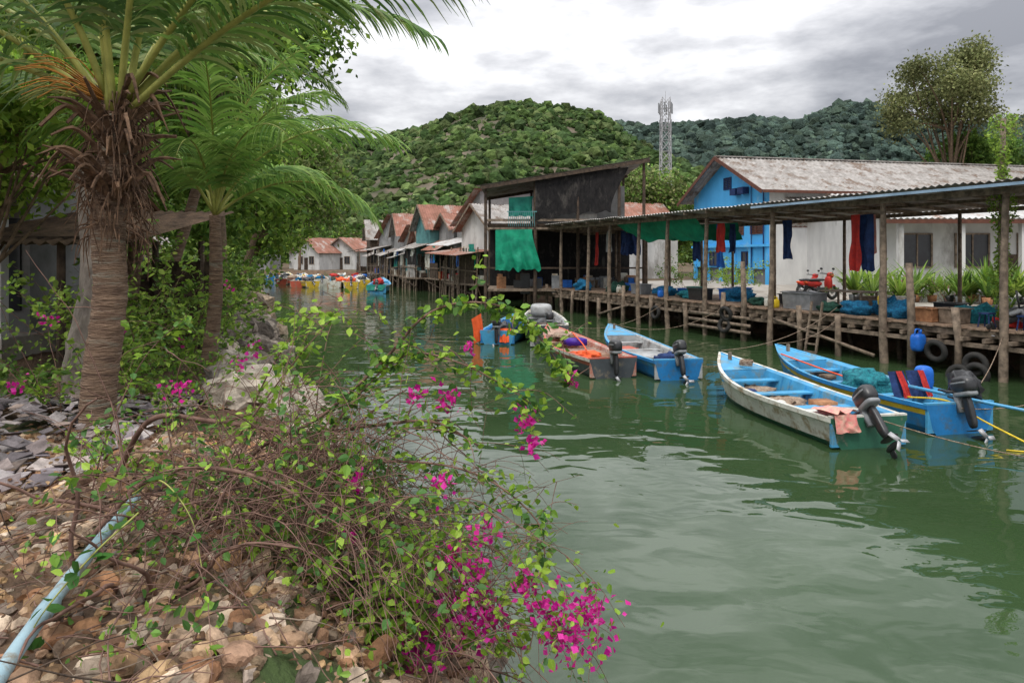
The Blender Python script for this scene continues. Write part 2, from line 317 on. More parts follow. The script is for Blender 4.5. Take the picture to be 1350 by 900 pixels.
# ------------------------------------------------------------ trees
def leafpts(center,rad,K,n,spread,flat=.8):
    c=rng.normal(size=(K,3)); c=nrm(c)*rng.random((K,1))**.45; c[:,2]=np.where(c[:,2]<-.5,-c[:,2],c[:,2]); C=np.array(center)+c*np.array(rad)
    k=rng.integers(0,K,n); off=rng.normal(size=(n,3))*spread*np.array([1,1,flat]); return C,k,C[k]+off,c
def tree(name,base,center,rad,K,n,ls,cols,tr,spread=None,bark=BARK,light=.5,droop=.3,shape=0):
    e=empty(name); spread=spread or min(rad)*.2
    C,k,P,c=leafpts(center,rad,K,n,spread)
    mb=MB(); b=Vector(base); ce=Vector(center); top=ce+Vector((0,0,rad[2]*.4))
    mid=b.lerp(top,.5)+Vector((U(-1,1),U(-1,1),0))*tr*1.5
    tk=cr([b-Vector((0,0,.3)),b.lerp(mid,.5),mid,top],6); mb.tube(tk,tr,tr*.25,bark,9,wob=.15)
    for q in C[:min(K,30)]:
        q=Vector(q); s=tk[int(len(tk)*U(.4,.9))]; mb.tube(cr([s,s.lerp(q,.5)+Vector((U(-1,1),U(-1,1),U(0,1)))*tr,q],4),tr*.3,tr*.06,bark,5)
    mb.obj('trunk',e,True)
    d=rng.normal(size=(n,3)); d[:,2]-=droop
    cb=rng.uniform(.6,1.4,K)[k][:,None]; col=colvar(n,cols,.2)*cb*(1+light*(P[:,2:3]-center[2])/rad[2]*.5)  # random clump tone, plus shading painted in: leaves lighter toward crown top
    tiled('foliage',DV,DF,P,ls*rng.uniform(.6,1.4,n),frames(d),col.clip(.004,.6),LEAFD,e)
    return e
G1=[(.10,.19,.03),(.06,.13,.022),(.16,.25,.045)]; G2=[(.20,.33,.04),(.30,.42,.07),(.12,.22,.033)]; G3=[(.06,.12,.025),(.08,.15,.03)]
OL=[(.17,.19,.075),(.22,.23,.10),(.11,.135,.05)]
tree('large_rain_tree',(38.5,60,1.3),(38.6,60,17.0),(5.2,4.5,4.8),50,19000,.28,OL,.4,.6,light=.5)
tree('broadleaf_tree',(46,66,1.3),(45,66,11.5),(4.5,4,3.2),30,9000,.4,G3,.3)
tree('broadleaf_tree',(42,62,1.3),(41.0,61,11.8),(3.4,3,2.4),24,7000,.34,G1,.3)
tree('broadleaf_tree',(13,70,1.3),(13.5,70,8.4),(4.6,4,3.6),40,12000,.36,G1+OL,.3)
tree('broadleaf_tree',(9,82,1.3),(9,82,7),(4,4,3.4),30,7000,.4,G1,.3)
tree('broadleaf_tree',(20,85,1.3),(20,85,7),(5,4,3.6),30,7000,.4,G1,.3)
# left bank trees
tree('broadleaf_tree',(-9.5,15,1.5),(-9.5,15.5,8.4),(4.2,3.5,3.8),70,18000,.2,G1+G2,.25)
tree('broadleaf_tree',(-8.5,20,1.5),(-8.2,20,10.4),(3.0,3,4.0),50,14000,.22,G1+G2,.25)
tree('broadleaf_tree',(-7.2,9.2,1.5),(-6.6,9.0,5.0),(1.8,1.3,1.1),26,5000,.13,G2,.09,.3)
tree('broadleaf_tree',(-8.6,10.8,1.5),(-8.3,10.6,5.0),(1.7,1.5,1.5),30,6000,.14,G2,.1,.3)
tree('broadleaf_tree',(-14,22,1.5),(-14,22,6.5),(5,3,5),60,11000,.28,G1,.3)
tree('broadleaf_tree',(-11.5,26,1.5),(-11.2,26,6.2),(3.0,3,3.6),50,11000,.26,G1+G2,.25)
tree('broadleaf_tree',(-17.5,44,1.5),(-15.5,44,7.6),(4.6,4,4.4),60,13000,.32,G1+OL,.3)
tree('broadleaf_tree',(-23,58,1.5),(-20,58,6.2),(4.6,4,3.8),50,11000,.36,G2,.3)
tree('broadleaf_tree',(-33,74,1.5),(-30,74,5.0),(5,4,3.6),50,10000,.38,G1,.3)
def mass():
    n=190; e=empty('distant_trees'); Ps=[];S=[];Cc=[]
    for i in range(n):
        y=U(118,240); x=U(-.55,.75)*y
        if abs(x-27)<6 and y<130: continue
        r=U(2.6,5); h=U(4,9)*(.7+y/250); m=220
        P=rng.normal(size=(m,3)); P=nrm(P)*rng.random((m,1))**.3*np.array([r,r,h*.55])+np.array([x,y,1+h*.6]); Ps.append(P); S.append(rng.uniform(.7,1.4,m))
        Cc.append(colvar(m,[G1,G2,G3,OL][random.randrange(4)],.25)*U(.45,.85)*(1+.4*(P[:,2:3]-h*.6)/h))  # leaf colour lightened with height, top-lit shading painted into the crowns
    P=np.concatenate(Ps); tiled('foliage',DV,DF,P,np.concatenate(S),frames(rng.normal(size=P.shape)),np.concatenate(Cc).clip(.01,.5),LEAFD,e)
mass()
# ------------------------------------------------------------ palms
def strips(name,acc,material,parent):
    V=[];F=[];C=[]
    for pts,wv,col in acc:
        o=len(V); m=len(pts)
        for i,p in enumerate(pts):
            t=i/(m-1); k=max(.05,(1-t**2.2))*(.55+.45*min(1,t*5)); V.append(p-wv*k); V.append(p+wv*k); C+= [col,col]
        for i in range(m-1): F.append((o+2*i,o+2*i+1,o+2*i+3,o+2*i+2))
    return np_mesh(name,[tuple(v) for v in V],F,material,np.array(C),parent)
def frond(acc,mb,p0,az,elev,L,droop,ll,cols,n=55,r=.022,stalk=None,g=.34,tw=0):
    P=[Vector(p0)]; m=22; T=[]
    for i in range(m):
        t=i/m; a=math.radians(elev-droop*t**1.3); d=Vector((math.cos(a)*math.cos(az+tw*t),math.cos(a)*math.sin(az+tw*t),math.sin(a))); T.append(d); P.append(P[-1]+d*(L/m))
    T.append(T[-1]); mb.tube(P,r,r*.2,stalk,5)
    roll=U(-.35,.35); hue=U(.75,1.25)
    for i in range(n):
        if R()<.04: continue
        t=.16+.84*i/n; q=t*m; k=min(int(q),m-1); p=P[k].lerp(P[k+1],q-k); d=T[k]; s=d.cross(Vector((0,0,1))).normalized(); nn=s.cross(d)
        le=ll*(.45+.75*math.sin(min(1,t*1.05)*math.pi*.86+.15))*U(.8,1.1)
        for sg in(-1,1):
            v=(s*sg*(.85-.25*t)+d*(.45+.5*t)+nn*(.2+sg*roll)+Vector((U(-.15,.15),U(-.15,.15),U(-.15,.15)))).normalized(); pts=[p]; 
            for j in range(5):
                pts.append(pts[-1]+v*(le/5)); v=(v+Vector((0,0,-g*U(.7,1.3)))).normalized()
            c=random.choice(cols); f=U(.7,1.3)*hue; acc.append((pts,d*.5*.042+nn*.006,(c[0]*f,c[1]*f,c[2]*f)))
PC=[(.11,.20,.045),(.15,.25,.055),(.07,.15,.033),(.22,.27,.09)]; PC2=[(.18,.31,.06),(.24,.36,.085),(.12,.23,.05)]
STALK=mat('frond_stalk',(.38,.38,.10),(.22,.24,.06),4,.5); STALKB=mat('dry_frond_stalk',(.2,.12,.07),(.09,.05,.03),8,.8)
e=empty('coconut_palm'); mb=MB()
tk=cr([(-4.22,6.95,1.3),(-4.2,6.95,2.0),(-4.12,7.0,2.9),(-4.14,7.0,3.6),(-4.08,7.0,4.2),(-4.05,7.0,4.9)],26)
rad=[]
for i,p in enumerate(tk):
    f=i/len(tk); b0=.165-.02*f+.07*max(0,1-f*9)**1.5; rad.append(b0*(1+.045*((i%4)/3)+.02*U(-1,1)))
mb.rings([tuple(p) for p in tk],rad,PALMB); mb.obj('trunk',e,True)
mb=MB()
for i in range(85):
    a=U(0,6.28); z=U(3.85,4.95); o=Vector((-4.07+.13*math.cos(a),7.0+.13*math.sin(a),z)); d=Vector((math.cos(a),math.sin(a),0)); L=U(.2,.6)
    c=[o,o+d*L*.25+Vector((0,0,L*.3)),o+d*L*.6+Vector((0,0,L*.5)),o+d*L*(1.0)+Vector((0,0,L*U(-.3,.8)))]
    mb.tube(cr(c,3),U(.03,.06),U(.004,.02),random.choice([FIBRE,FIBRE,STALKB]),4,wob=.5)
for i in range(260):
    a=U(0,6.28); z=U(3.45,4.95); o=Vector((-4.07+.15*math.cos(a),7.0+.15*math.sin(a),z)); d=Vector((math.cos(a),math.sin(a),0))
    mb.tube(cr([o,o+d*U(.03,.2)+Vector((0,0,U(-.1,.1))),o+d*U(.03,.3)+Vector((U(-.1,.1),0,U(-.45,-.1)))],3),.012,.003,FIBRE,4)
mb.obj('old_frond_bases',e,False)
acc=[]; mb=MB(); c0=Vector((-4.05,7.0,4.95))
fr=[(-18,34,5.4,52,.95),(-27,44,5.6,60,.9),(-6,46,5.0,66,.85),(-50,66,4.6,80,.75),(18,50,3.6,80,.7),(-75,74,4.4,78,.8),(-110,66,4.2,80,.8),(-150,60,4.2,85,.8),(170,50,4,85,.75),(135,62,4,80,.75),(100,60,4,80,.75),(60,68,4.3,80,.75),(-95,85,3.8,50,.7),(0,84,4,60,.7),(-165,30,3.2,70,.7),(150,32,3.2,70,.7),(200,45,3.4,75,.7)]
for a,el_,L,dr,ll in fr:
    A=math.radians(a); frond(acc,mb,c0+Vector((math.cos(A)*.12,math.sin(A)*.12,U(-.2,.0))),A,el_,L,dr,ll,PC,int(L*17),.04,STALK,g=.34,tw=U(-.06,.06))
mb.obj('frond_stalks',e,True); strips('fronds',acc,LEAF,e)
mb=MB()
for k in range(3):
    a=math.radians([200,240,170][k]); o=c0+Vector((0,0,-.1))
    for j in range(16):
        d=Vector((math.cos(a)+U(-.3,.3),math.sin(a)+U(-.3,.3),U(.2,.8))); mb.tube(cr([o,o+d*.3,o+d*.55+Vector((0,0,-.03)),o+d*.75+Vector((0,0,-.2))],3),.009,.004,DRYFL if k==1 else STALK,4)
mb.obj('flower_stalks',e,True)
def palm(name,base,crown,spec,cols,tr=.13,ll=.6,n=50):
    e=empty(name); mb=MB(); b=Vector(base);c=Vector(crown); mb.tube(cr([b,b.lerp(c,.5)+Vector((.08,0,0)),c],10),tr*1.15,tr*.8,PALMB,10,wob=.12); mb.obj('trunk',e,True)
    acc=[];mb=MB()
    for a,el_,L,dr in spec: frond(acc,mb,c,math.radians(a),el_,L,dr,ll,cols,n,.025,STALK,g=.3,tw=U(-.2,.2))
    mb.obj('frond_stalks',e,True); strips('fronds',acc,LEAF,e)
palm('coconut_palm',(-4.5,10,1.4),(-4.35,10,3.9),[(-12,34,2.7,85),(8,62,3.2,95),(-30,70,3.0,90),(35,75,2.8,90),(-50,60,2.8,95),(-80,55,2.6,100),(60,50,2.8,90),(100,70,2.8,80),(140,60,2.8,90),(180,62,2.8,90),(-130,60,2.7,90),(0,86,3.0,60),(-70,80,2.8,70)],PC2,.10,.62,60)
palm('coconut_palm',(-7.4,13,1.4),(-7.0,13,6.4),[(a,U(25,75),3.2,95) for a in range(0,360,30)],PC2+PC)
palm('coconut_palm',(-9,17,1.4),(-7.2,17,7.4),[(a,U(25,70),3.3,95) for a in range(10,370,30)],PC)
palm('coconut_palm',(-3,105,1.2),(-3.5,105,9),[(a,U(20,70),4,100) for a in range(0,360,40)],PC,.2,.8,26)
palm('coconut_palm',(-33,106,1.2),(-33,106,9),[(a,U(20,70),4,100) for a in range(0,360,40)],PC2,.2,.8,26)
mb=MB(); mb.tube(cr([(-5.15,8.3,1.2),(-5.2,8.3,2.0),(-5.1,8.4,3.0),(-5.35,8.6,4.4)],8),.27,.14,mat('grey_bark',(.3,.26,.22),(.12,.1,.085),5,.9,.7,20,stretch=(1,1,.4)),14,wob=.14)
e=empty('old_palm_trunk'); mb.obj('trunk',e,True)
# ------------------------------------------------------------ shrubs
FLC=[(.66,.016,.30),(.80,.05,.42),(.50,.012,.27)]
def grow(p,d,L,g,wob,seg=12):
    p=Vector(p); d=Vector(d).normalized(); pts=[p.copy()]
    for i in range(seg):
        d=(d+Vector((U(-wob,wob),U(-wob,wob),U(-wob,wob)-g))).normalized(); p=p+d*(L/seg); pts.append(p.copy())
    return pts
def flowercluster(P,C,c,n,r):
    for i in range(n):
        v=Vector((rng.normal(),rng.normal(),rng.normal()))*r*.5; P.append(Vector(c)+v); C.append(random.choice(FLC))
FV=np.array([[0,0,0],[-.42,.45,.1],[0,1,.0],[.42,.45,.1]])
BR=[(.25,.42,.04),(.34,.50,.07),(.15,.28,.035)]; DK=[(.07,.17,.04),(.10,.21,.045)]
def shrub(name,center,n,h,spread,cols,ls=.07,leaf=22,flow=0,g=.05,L=(.7,1.3),e=None,side=2,tw=.006):
    e=e or empty(name); mb=MB(); P=[];D=[]; FP=[];FC=[]
    for i in range(n):
        a=U(0,6.28); r=math.sqrt(R())*spread; b=(center[0]+r*math.cos(a)*.6,center[1]+r*math.sin(a)*.6,center[2])
        pts=grow(b,(math.cos(a)*.45+U(-.3,.3),math.sin(a)*.45+U(-.3,.3),1),h*U(*L),g,.16); mb.tube(pts,tw,tw*.35,TWIG,4,False)
        ss=[pts]
        for k in range(side):
            j=random.randrange(3,11); q=grow(pts[j],(U(-1,1),U(-1,1),U(-.1,.8)),h*U(.25,.5),g*1.2,.2,7); mb.tube(q,tw*.5,tw*.25,TWIG,4,False); ss.append(q)
        for q in ss:
            for k in range(leaf):
                j=random.randrange(max(1,len(q)//4),len(q)); P.append(q[j]+Vector((U(-1,1),U(-1,1),U(-1,1)))*ls*.7); D.append((U(-1,1),U(-1,1),U(-.7,.6)))
            if R()<flow: flowercluster(FP,FC,q[-1],16,.10)
    mb.obj('stems',e,True); P=np.array([p[:] for p in P]); m=len(P)
    if m: tiled('leaves',LV if ls<.1 else DV,LF if ls<.1 else DF,P,ls*rng.uniform(.6,1.3,m),frames(np.array(D)),(colvar(m,cols,.25)).clip(.01,.6),LEAF,e)
    if FP: m=len(FP); tiled('flowers',FV,DF,np.array([p[:] for p in FP]),.055*rng.uniform(.7,1.3,m),frames(rng.normal(size=(m,3))),np.array(FC),LEAF,e)
    return e
for c,n_,h,s,cc,ls,fl,lf in [((-4.5,9.0,1.4),11,.9,.6,G1+BR,.08,.06,18),((-5.1,10.5,1.3),16,1.3,.8,G1+BR,.09,.03,24),((-6.2,12,1.4),22,1.8,1.1,G1+G2,.11,.02,30),((-4.9,7.9,1.4),12,1.5,.6,G1+BR,.075,.12,22),
    ((-7.6,15,1.4),24,1.9,1.3,G1+G2,.13,0,30),((-8.8,18.5,1.4),24,2.1,1.4,G1,.15,0,26),((-10.9,24,1.4),24,2.3,1.6,G2+G1,.18,0,26),((-14.8,32,1.4),26,2.2,1.9,G1+G2,.22,0,26),((-18.6,40,1.4),26,2.3,2.1,G2,.25,0,26),((-23,52,1.4),26,2.6,2.4,G1,.3,0,26),((-31,68,1.4),26,3.0,3.,G1,.35,0,26),((-8.6,9.5,1.4),20,1.2,1.4,G1,.1,0,26),((-3.5,7.2,1.5),6,.8,.4,BR+DK,.06,.12,10),((-3.1,5.6,1.5),7,.5,.4,BR+DK,.055,0,10),((-6.2,7.8,1.5),9,.8,.6,G1,.08,0,22),((-5.9,10.6,1.4),18,2.1,.8,G2,.1,0,26),((-5.3,8.6,1.5),8,1.8,.5,G2,.09,.04,24)]:
    shrub('bougainvillea_bush' if fl>.04 or ls==.09 else 'green_shrub',c,n_,h,s,cc,ls,lf,fl)
# ------- foreground bougainvillea
e=empty('bougainvillea_bush'); mb=MB(); LP=[];LD=[];LS=[];LC=[];FP=[];FC=[]
def leaves(pts,n,ls,cols,jit=.04,a=0,b=1):
    for k in range(n):
        j=int((a+(b-a)*R())*(len(pts)-1)); LP.append(pts[j]+Vector((U(-1,1),U(-1,1),U(-1,1)))*jit); LD.append((U(-1,1),U(-1,1),U(-.8,.4))); LS.append(ls*U(.6,1.3)); c=random.choice(cols); f=U(.7,1.3); LC.append((c[0]*f,c[1]*f,c[2]*f))
main=[([(-2.0,4.9,1.6),(-1.72,4.6,1.99),(-1.27,4.5,2.24),(-.87,4.5,2.59),(-.57,4.5,2.91),(-.27,4.5,3.0),(.03,4.45,2.93),(.22,4.4,2.72),(.38,4.4,2.49)],.013,380,BR+DK,12),
 ([(-2.9,5.0,1.7),(-2.5,4.7,2.17),(-2.0,4.6,2.2),(-1.37,4.5,2.13),(-.9,4.4,2.2),(-.5,4.3,2.25),(-.2,4.3,2.1)],.022,120,BR+DK,10),
 ([(-2.3,4.6,1.5),(-1.9,4.5,2.0),(-1.6,4.5,2.4),(-1.35,4.5,2.7),(-1.15,4.6,2.95)],.009,70,BR,7),
 ([(-1.9,4.6,1.5),(-1.4,4.5,1.9),(-1.0,4.5,2.4),(-.7,4.5,2.65),(-.35,4.4,2.62),(0,4.3,2.45),(.2,4.3,2.3)],.011,210,BR+DK,10),
 ([(-1.9,4.6,1.4),(-1.3,4.4,1.9),(-.7,4.3,2.0),(-.2,4.2,1.95),(.15,4.1,1.7),(.2,4.1,1.45)],.011,130,BR+DK,14),
 ([(-2.0,4.4,1.5),(-1.5,4.2,1.85),(-.9,4.1,1.7),(-.4,4.0,1.4),(0,3.9,1.2),(.38,3.9,1.15)],.013,70,BR,16),
 ([(-1.9,4.3,1.4),(-1.3,4.1,1.6),(-.7,4.0,1.3),(-.3,3.9,1.15),(0.1,3.9,1.05)],.013,90,BR,16),
 ([(-1.9,4.2,1.4),(-1.4,4.0,1.6),(-1.0,3.9,1.4),(-.6,3.8,1.1)],.011,130,BR,16),
 ([(-2.9,4.7,1.6),(-2.7,4.6,2.1),(-2.5,4.6,2.6),(-2.2,4.6,2.9)],.007,60,BR+DK,6),
 ([(-2.2,5.4,1.6),(-2.0,5.4,2.2),(-1.7,5.3,2.7),(-1.45,5.2,2.95)],.008,60,BR,6),
 ([(-2.6,4.2,1.55),(-2.2,4.1,1.95),(-1.7,4.0,2.05),(-1.2,3.9,1.9),(-.8,3.9,1.5)],.02,40,DK+BR,14)]
for pts,r,nl,cols,nb in main:
    q=cr([Vector(p)+Vector((0,U(-.05,.05),0)) for p in pts],8); mb.tube(q,r,r*.3,TWIG,6,False); leaves(q,nl,.062,cols,.055,.25,1)
    for k in range(nb):
        j=random.randrange(len(q)//4,len(q)); s=grow(q[j],(U(-.6,1),U(-.8,.8),U(-.4,.7)),U(.2,.6),.10,.2,8); mb.tube(s,r*.3,.0014,TWIG,4,False)
        if R()<.6: leaves(s,10,.055,cols,.03,.2,1)
for i in range(360):
    a=R(); b=(-2.2+1.7*a+U(-.3,.3),3.7+1.7*R(),0); z=gh(b[0],b[1])+U(0,.45)
    s=grow((b[0],b[1],z),(U(-.35,1.0),U(-.7,.4),U(.2,1.1)),U(.6,1.6),U(.07,.16),.14,16); mb.tube(s,U(.003,.006),.0014,TWIG,4,False)
    if R()<.32: leaves(s,random.randrange(8,22),.052,BR+DK if R()<.7 else DK,.04,.3,1)
    for k in range(3):
        q=grow(s[random.randrange(4,15)],(U(-.5,1),U(-.8,.6),U(-.8,.5)),U(.2,.6),.1,.2,8); mb.tube(q,.0028,.0013,TWIG,4,False)
        if R()<.14: leaves(q,8,.05,BR+DK,.03,.2,1)
for i in range(26):
    s=grow((U(-2.6,-1.3),U(3.6,5.2),1.5),(U(-1,1),U(-.5,.5),U(0,.7)),U(.8,1.6),.06,.25,14); mb.tube(s,U(.010,.018),.005,TWIG,6,False)
for c,n_,r in [((-.27,4.0,1.28),160,.2),((-.18,4.0,1.15),130,.16),((.4,3.95,1.18),150,.2),((.28,4.0,1.08),90,.13),((-.5,4.0,1.05),80,.14),((-.62,3.9,.98),60,.11),((-.24,4.0,1.5),70,.12),((-.42,4.4,2.38),50,.08),((-.62,4.4,2.40),30,.06),((.1,4.3,2.28),34,.06),((.13,4.3,2.12),28,.06),((.38,4.4,2.5),24,.05),((-.42,4.1,1.95),30,.07),((-.97,4.2,1.90),28,.06),((.09,4.0,1.38),60,.09),((-1.15,3.6,1.3),30,.05),((-.95,4.0,1.65),16,.04),((.45,3.9,1.3),60,.09),((-.3,4.45,2.7),14,.04),((-.15,4.0,1.72),36,.08),((-.35,3.9,1.6),30,.07),((.2,3.9,1.3),40,.1),((-.75,4.0,1.15),36,.08)]:
    flowercluster(FP,FC,c,n_,r)
    for k in range(int(n_/3)): LP.append(Vector(c)+Vector((rng.normal(),rng.normal(),rng.normal()))*r*.9+Vector((-.05,.03,.06))); LD.append((U(-1,1),U(-1,1),U(-.8,.4))); LS.append(.055*U(.6,1.3)); LC.append(random.choice(BR))
for c,r,n_ in [((-.85,3.9,1.3),.17,190),((-.7,3.9,1.5),.13,110),((-.6,4.0,1.2),.14,80),((-1.25,3.5,.95),.12,60),((-.5,4.1,1.7),.12,50)]:
    for k in range(n_): LP.append(Vector(c)+Vector((rng.normal(),rng.normal(),rng.normal()))*r); LD.append((U(-1,1),U(-1,1),U(-.8,.4))); LS.append(.06*U(.6,1.3)); LC.append(random.choice(BR))
mb.obj('stems',e,True); m=len(LP)
tiled('leaves',LV*np.array([1.25,1,1]),LF,np.array([p[:] for p in LP]),np.array(LS),frames_up(np.array(LD),.7),np.array(LC),LEAF,e)
m=len(FP); tiled('flowers',FV,DF,np.array([p[:] for p in FP]),.042*rng.uniform(.7,1.3,m),frames(rng.normal(size=(m,3))),np.array(FC),LEAF,e)
e=empty('creeping_vine'); mb=MB(); LP=[];LD=[];LS=[];LC=[]
for s in ([(-1.75,3.2,2.1),(-1.9,3.1,1.95),(-2.05,3.0,1.75),(-2.1,2.9,1.6)],[(-2.0,3.6,2.05),(-1.8,3.5,2.15),(-1.6,3.4,2.0),(-1.5,3.3,1.8)]):
    q=cr(s,8); mb.tube(q,.005,.003,STALK,4,False); leaves(q,16,.085,[(.05,.16,.025),(.04,.12,.02)],.05)
mb.obj('stems',e,True); tiled('leaves',LV*np.array([1.5,1,1]),LF,np.array([p[:] for p in LP]),np.array(LS),frames_up(np.array(LD),.5),np.array(LC),LEAF,e)
# ------------------------------------------------------------ rocks and ground cover
def rocks(name,xs,ys,s,cols,flat=.65,I=I2,sink=.1):
    n=len(xs); z=height(xs,ys)+np.array([.10*mn.noise(Vector((a*1.1,b*1.1,0))) for a,b in zip(xs,ys)]); sc=np.stack([s*rng.uniform(.7,1.3,n),s*rng.uniform(.7,1.3,n),s*flat*rng.uniform(.7,1.2,n)],1)
    a=rng.uniform(0,6.28,n); rot=frames_up(np.stack([np.cos(a),np.sin(a),rng.uniform(-.5,.5,n)],1),.4)
    P=np.abs(I[0])**.75*np.sign(I[0])
    return tiled(name,P,I[1],np.stack([xs,ys,z+s*sink],1),sc,rot,colvar(n,cols,.35),ROCK,None,False,.10)
RC=[(.22,.13,.075),(.32,.22,.14),(.14,.075,.045),(.20,.16,.13),(.42,.34,.26),(.26,.13,.065),(.34,.22,.11)]
n_=7000; ys=rng.uniform(2.0,7.0,n_); xs=rng.uniform(-5.5,.9,n_); k=xs<xl(ys)-.1; xs,ys=xs[k],ys[k]; s=.018+.06*rng.random(len(xs))**2.3
rocks('rubble_stones',xs,ys,s,RC)
ys=rng.uniform(4.0,26,420); xs=xl(ys)-rng.uniform(-.3,1.9,420); rocks('river_bank_rocks',xs,ys,.12+.30*rng.random(420)**2,[(.24,.2,.16),(.36,.30,.24),(.13,.105,.085)],.7,I2,.1)
ys=np.array([8.2,8.9,9.6,10.3,11.0,11.8,12.6,7.6,9.1,10.7,13.5,8.4]); xs=np.array([-2.6,-3.0,-3.3,-3.7,-3.9,-4.5,-4.7,-2.2,-3.7,-4.4,-5.3,-3.2]); rocks('river_bank_boulders',xs,ys,rng.uniform(.3,.5,12),[(.38,.33,.27),(.22,.19,.16)],.75,I3,.35)
ys=rng.uniform(2.5,6,70); xs=rng.uniform(-4,.3,70); rocks('rubble_stones',xs,ys,.06+.09*rng.random(70)**2,RC,.6,I2)
ys=rng.uniform(26,90,300); xs=xl(ys)-rng.uniform(-.5,3,300); rocks('river_bank_rocks',xs,ys,.3+.5*rng.random(300)**2,[(.2,.15,.1),(.28,.22,.16)],.6,I1,.1)
dk_=rng.uniform(-4,30,260); tt=rng.uniform(.9,4,260); xs=13.2-.3997*dk_+.9167*tt; ys=17.6+.9167*dk_+.3997*tt; rocks('quay_mud_stones',xs,ys,.1+.25*rng.random(260)**2,[(.12,.09,.07),(.2,.16,.13)],.6,I1,.1)
n_=800; PV=np.array([[-.5,-.35,0],[.4,-.5,0],[.55,.3,0],[-.2,.5,0],[-.5,-.35,.05],[.4,-.5,.05],[.55,.3,.05],[-.2,.5,.05]]); PF=np.array([[3,2,1,0],[4,5,6,7],[0,1,5,4],[1,2,6,5],[2,3,7,6],[3,0,4,7]])
ys=rng.uniform(5.2,8.6,n_); xs=rng.uniform(-7.2,-3.5,n_)-.1*(ys-6); zz=height(xs,ys)+.22*rng.random(n_)*np.exp(-((ys-6.8)**2+(xs+5.2)**2)/2.2)
nn_=nrm(np.stack([rng.normal(0,.3,n_),rng.normal(0,.3,n_)-.1,np.ones(n_)],1)); a=nrm(np.cross(nn_,rng.normal(size=(n_,3)))); rot=np.stack([a,np.cross(nn_,a),nn_],2)
tiled('broken_roof_slates',PV,PF,np.stack([xs,ys,zz+.05],1),.06+.2*rng.random(n_)**1.5,rot,colvar(n_,[(.22,.195,.20),(.32,.29,.28),(.14,.12,.13),(.27,.21,.18)],.3),ROCK)
n_=5000; ys=rng.uniform(2,9,n_); xs=rng.uniform(-6,0.4,n_); k=xs<xl(ys)-.3; xs,ys=xs[k],ys[k]; n_=len(xs); a=rng.uniform(0,6.28,n_)
tiled('dry_leaf_litter',LV,LF,np.stack([xs,ys,height(xs,ys)+.09],1),.025+.045*rng.random(n_),frames_up(np.stack([np.cos(a),np.sin(a),rng.normal(0,.2,n_)],1),.4),colvar(n_,[(.2,.10,.05),(.36,.24,.13),(.10,.06,.035)],.25),LEAF)
mb=MB()
for i in range(320):
    x=U(-3.6,-.2); y=U(2.3,5.5)
    if x<xl(y)-.2: s=grow((x,y,gh(x,y)+U(.05,.16)),(U(-1,1),U(-1,1),U(-.1,.25)),U(.2,.8),.02,.2,7); mb.tube(s,U(.002,.006),.0015,random.choice([TWIG,TWIG,WOOD,WOODD]),4,False)
mb.obj('fallen_twigs',None,True)
P=[]
for i in range(150):
    y=2.6+U(0,1)**1.2*13; x=float(xl(y))-U(.2,3.2)
    if mn.noise(Vector((x*.7,y*.7,4)))<-.0: continue
    for k in range(random.randrange(14,40)): P.append((x+rng.normal()*.11,y+rng.normal()*.11,gh(x,y)+.08+abs(rng.normal())*.09))
P=np.array(P); m=len(P); tiled('ground_weeds',LV,LF,P,.042*rng.uniform(.6,1.5,m),frames(rng.normal(size=(m,3))+np.array([0,0,.5])),colvar(m,BR+DK+DK,.25).clip(.01,.6),LEAF)
mb=MB(); mb.tube(cr([(-1.78,2.0,1.62),(-2.05,2.8,1.66),(-2.3,3.7,1.68),(-2.62,4.75,1.62)],8),.034,.034,PIPE,14)
mb.tube([(-2.14,3.1,1.665),(-2.17,3.22,1.668)],.041,.041,PIPE,14); mb.obj('water_pipe',None,True)
# ------------------------------------------------------------ left house / shed
e=empty('wooden_house'); mb=MB(); 
mb.bb((-13,11.5,1.4),(-8.6,15,1.9),CONC); mb.bb((-13,12.6,1.9),(-8.9,15,4.6),GREYW); mb.obj('walls',e)
mb=MB(); mb.corr((-13.5,11.0,4.1),(5.2,0,0),(0,3,1.3),ROOFR); mb.corr((-13.5,14,5.4),(5.2,0,0),(0,2.5,-1.2),ROOFR); mb.obj('roof',e)
mb=MB()
for x in(-8.7,-9.9,-11.2,-12.6): mb.bb((x-.09,11.5,1.9),(x+.09,11.68,4.3),WHITEW)
for x in(-9.5,-10.8): mb.bb((x-.45,12.55,2.3),(x+.45,12.6,4.0),GLASS)
for i in range(14): mb.bb((-12.8+i*.3,11.48,1.9),(-12.74+i*.3,11.54,2.7),WOODD)
mb.bb((-12.8,11.45,2.7),(-8.7,11.55,2.78),WOODD); mb.obj('porch',e)
THATCH=mat('thatch',(.13,.085,.055),(.05,.033,.022),6,.95,.8,30,stretch=(1,.3,1))
e=empty('open_shed'); mb=MB()
for x in(-8.3,-7.0,-6.1):
    for y in(10.6,13.4): mb.tube([(x,y,1.3),(x,y,3.6)],.07,.06,WOODD,7)
mb.beam((-8.5,10.6,3.55),(-5.9,10.6,3.55),.08,.12,WOODD); mb.bb((-8.4,13.4,1.5),(-5.9,13.45,3.2),WOODD); mb.obj('frame',e)
mb=MB(); mb.corr((-8.8,10.2,3.5),(3.1,0,0),(0,3.8,.7),THATCH); mb.obj('roof',e)
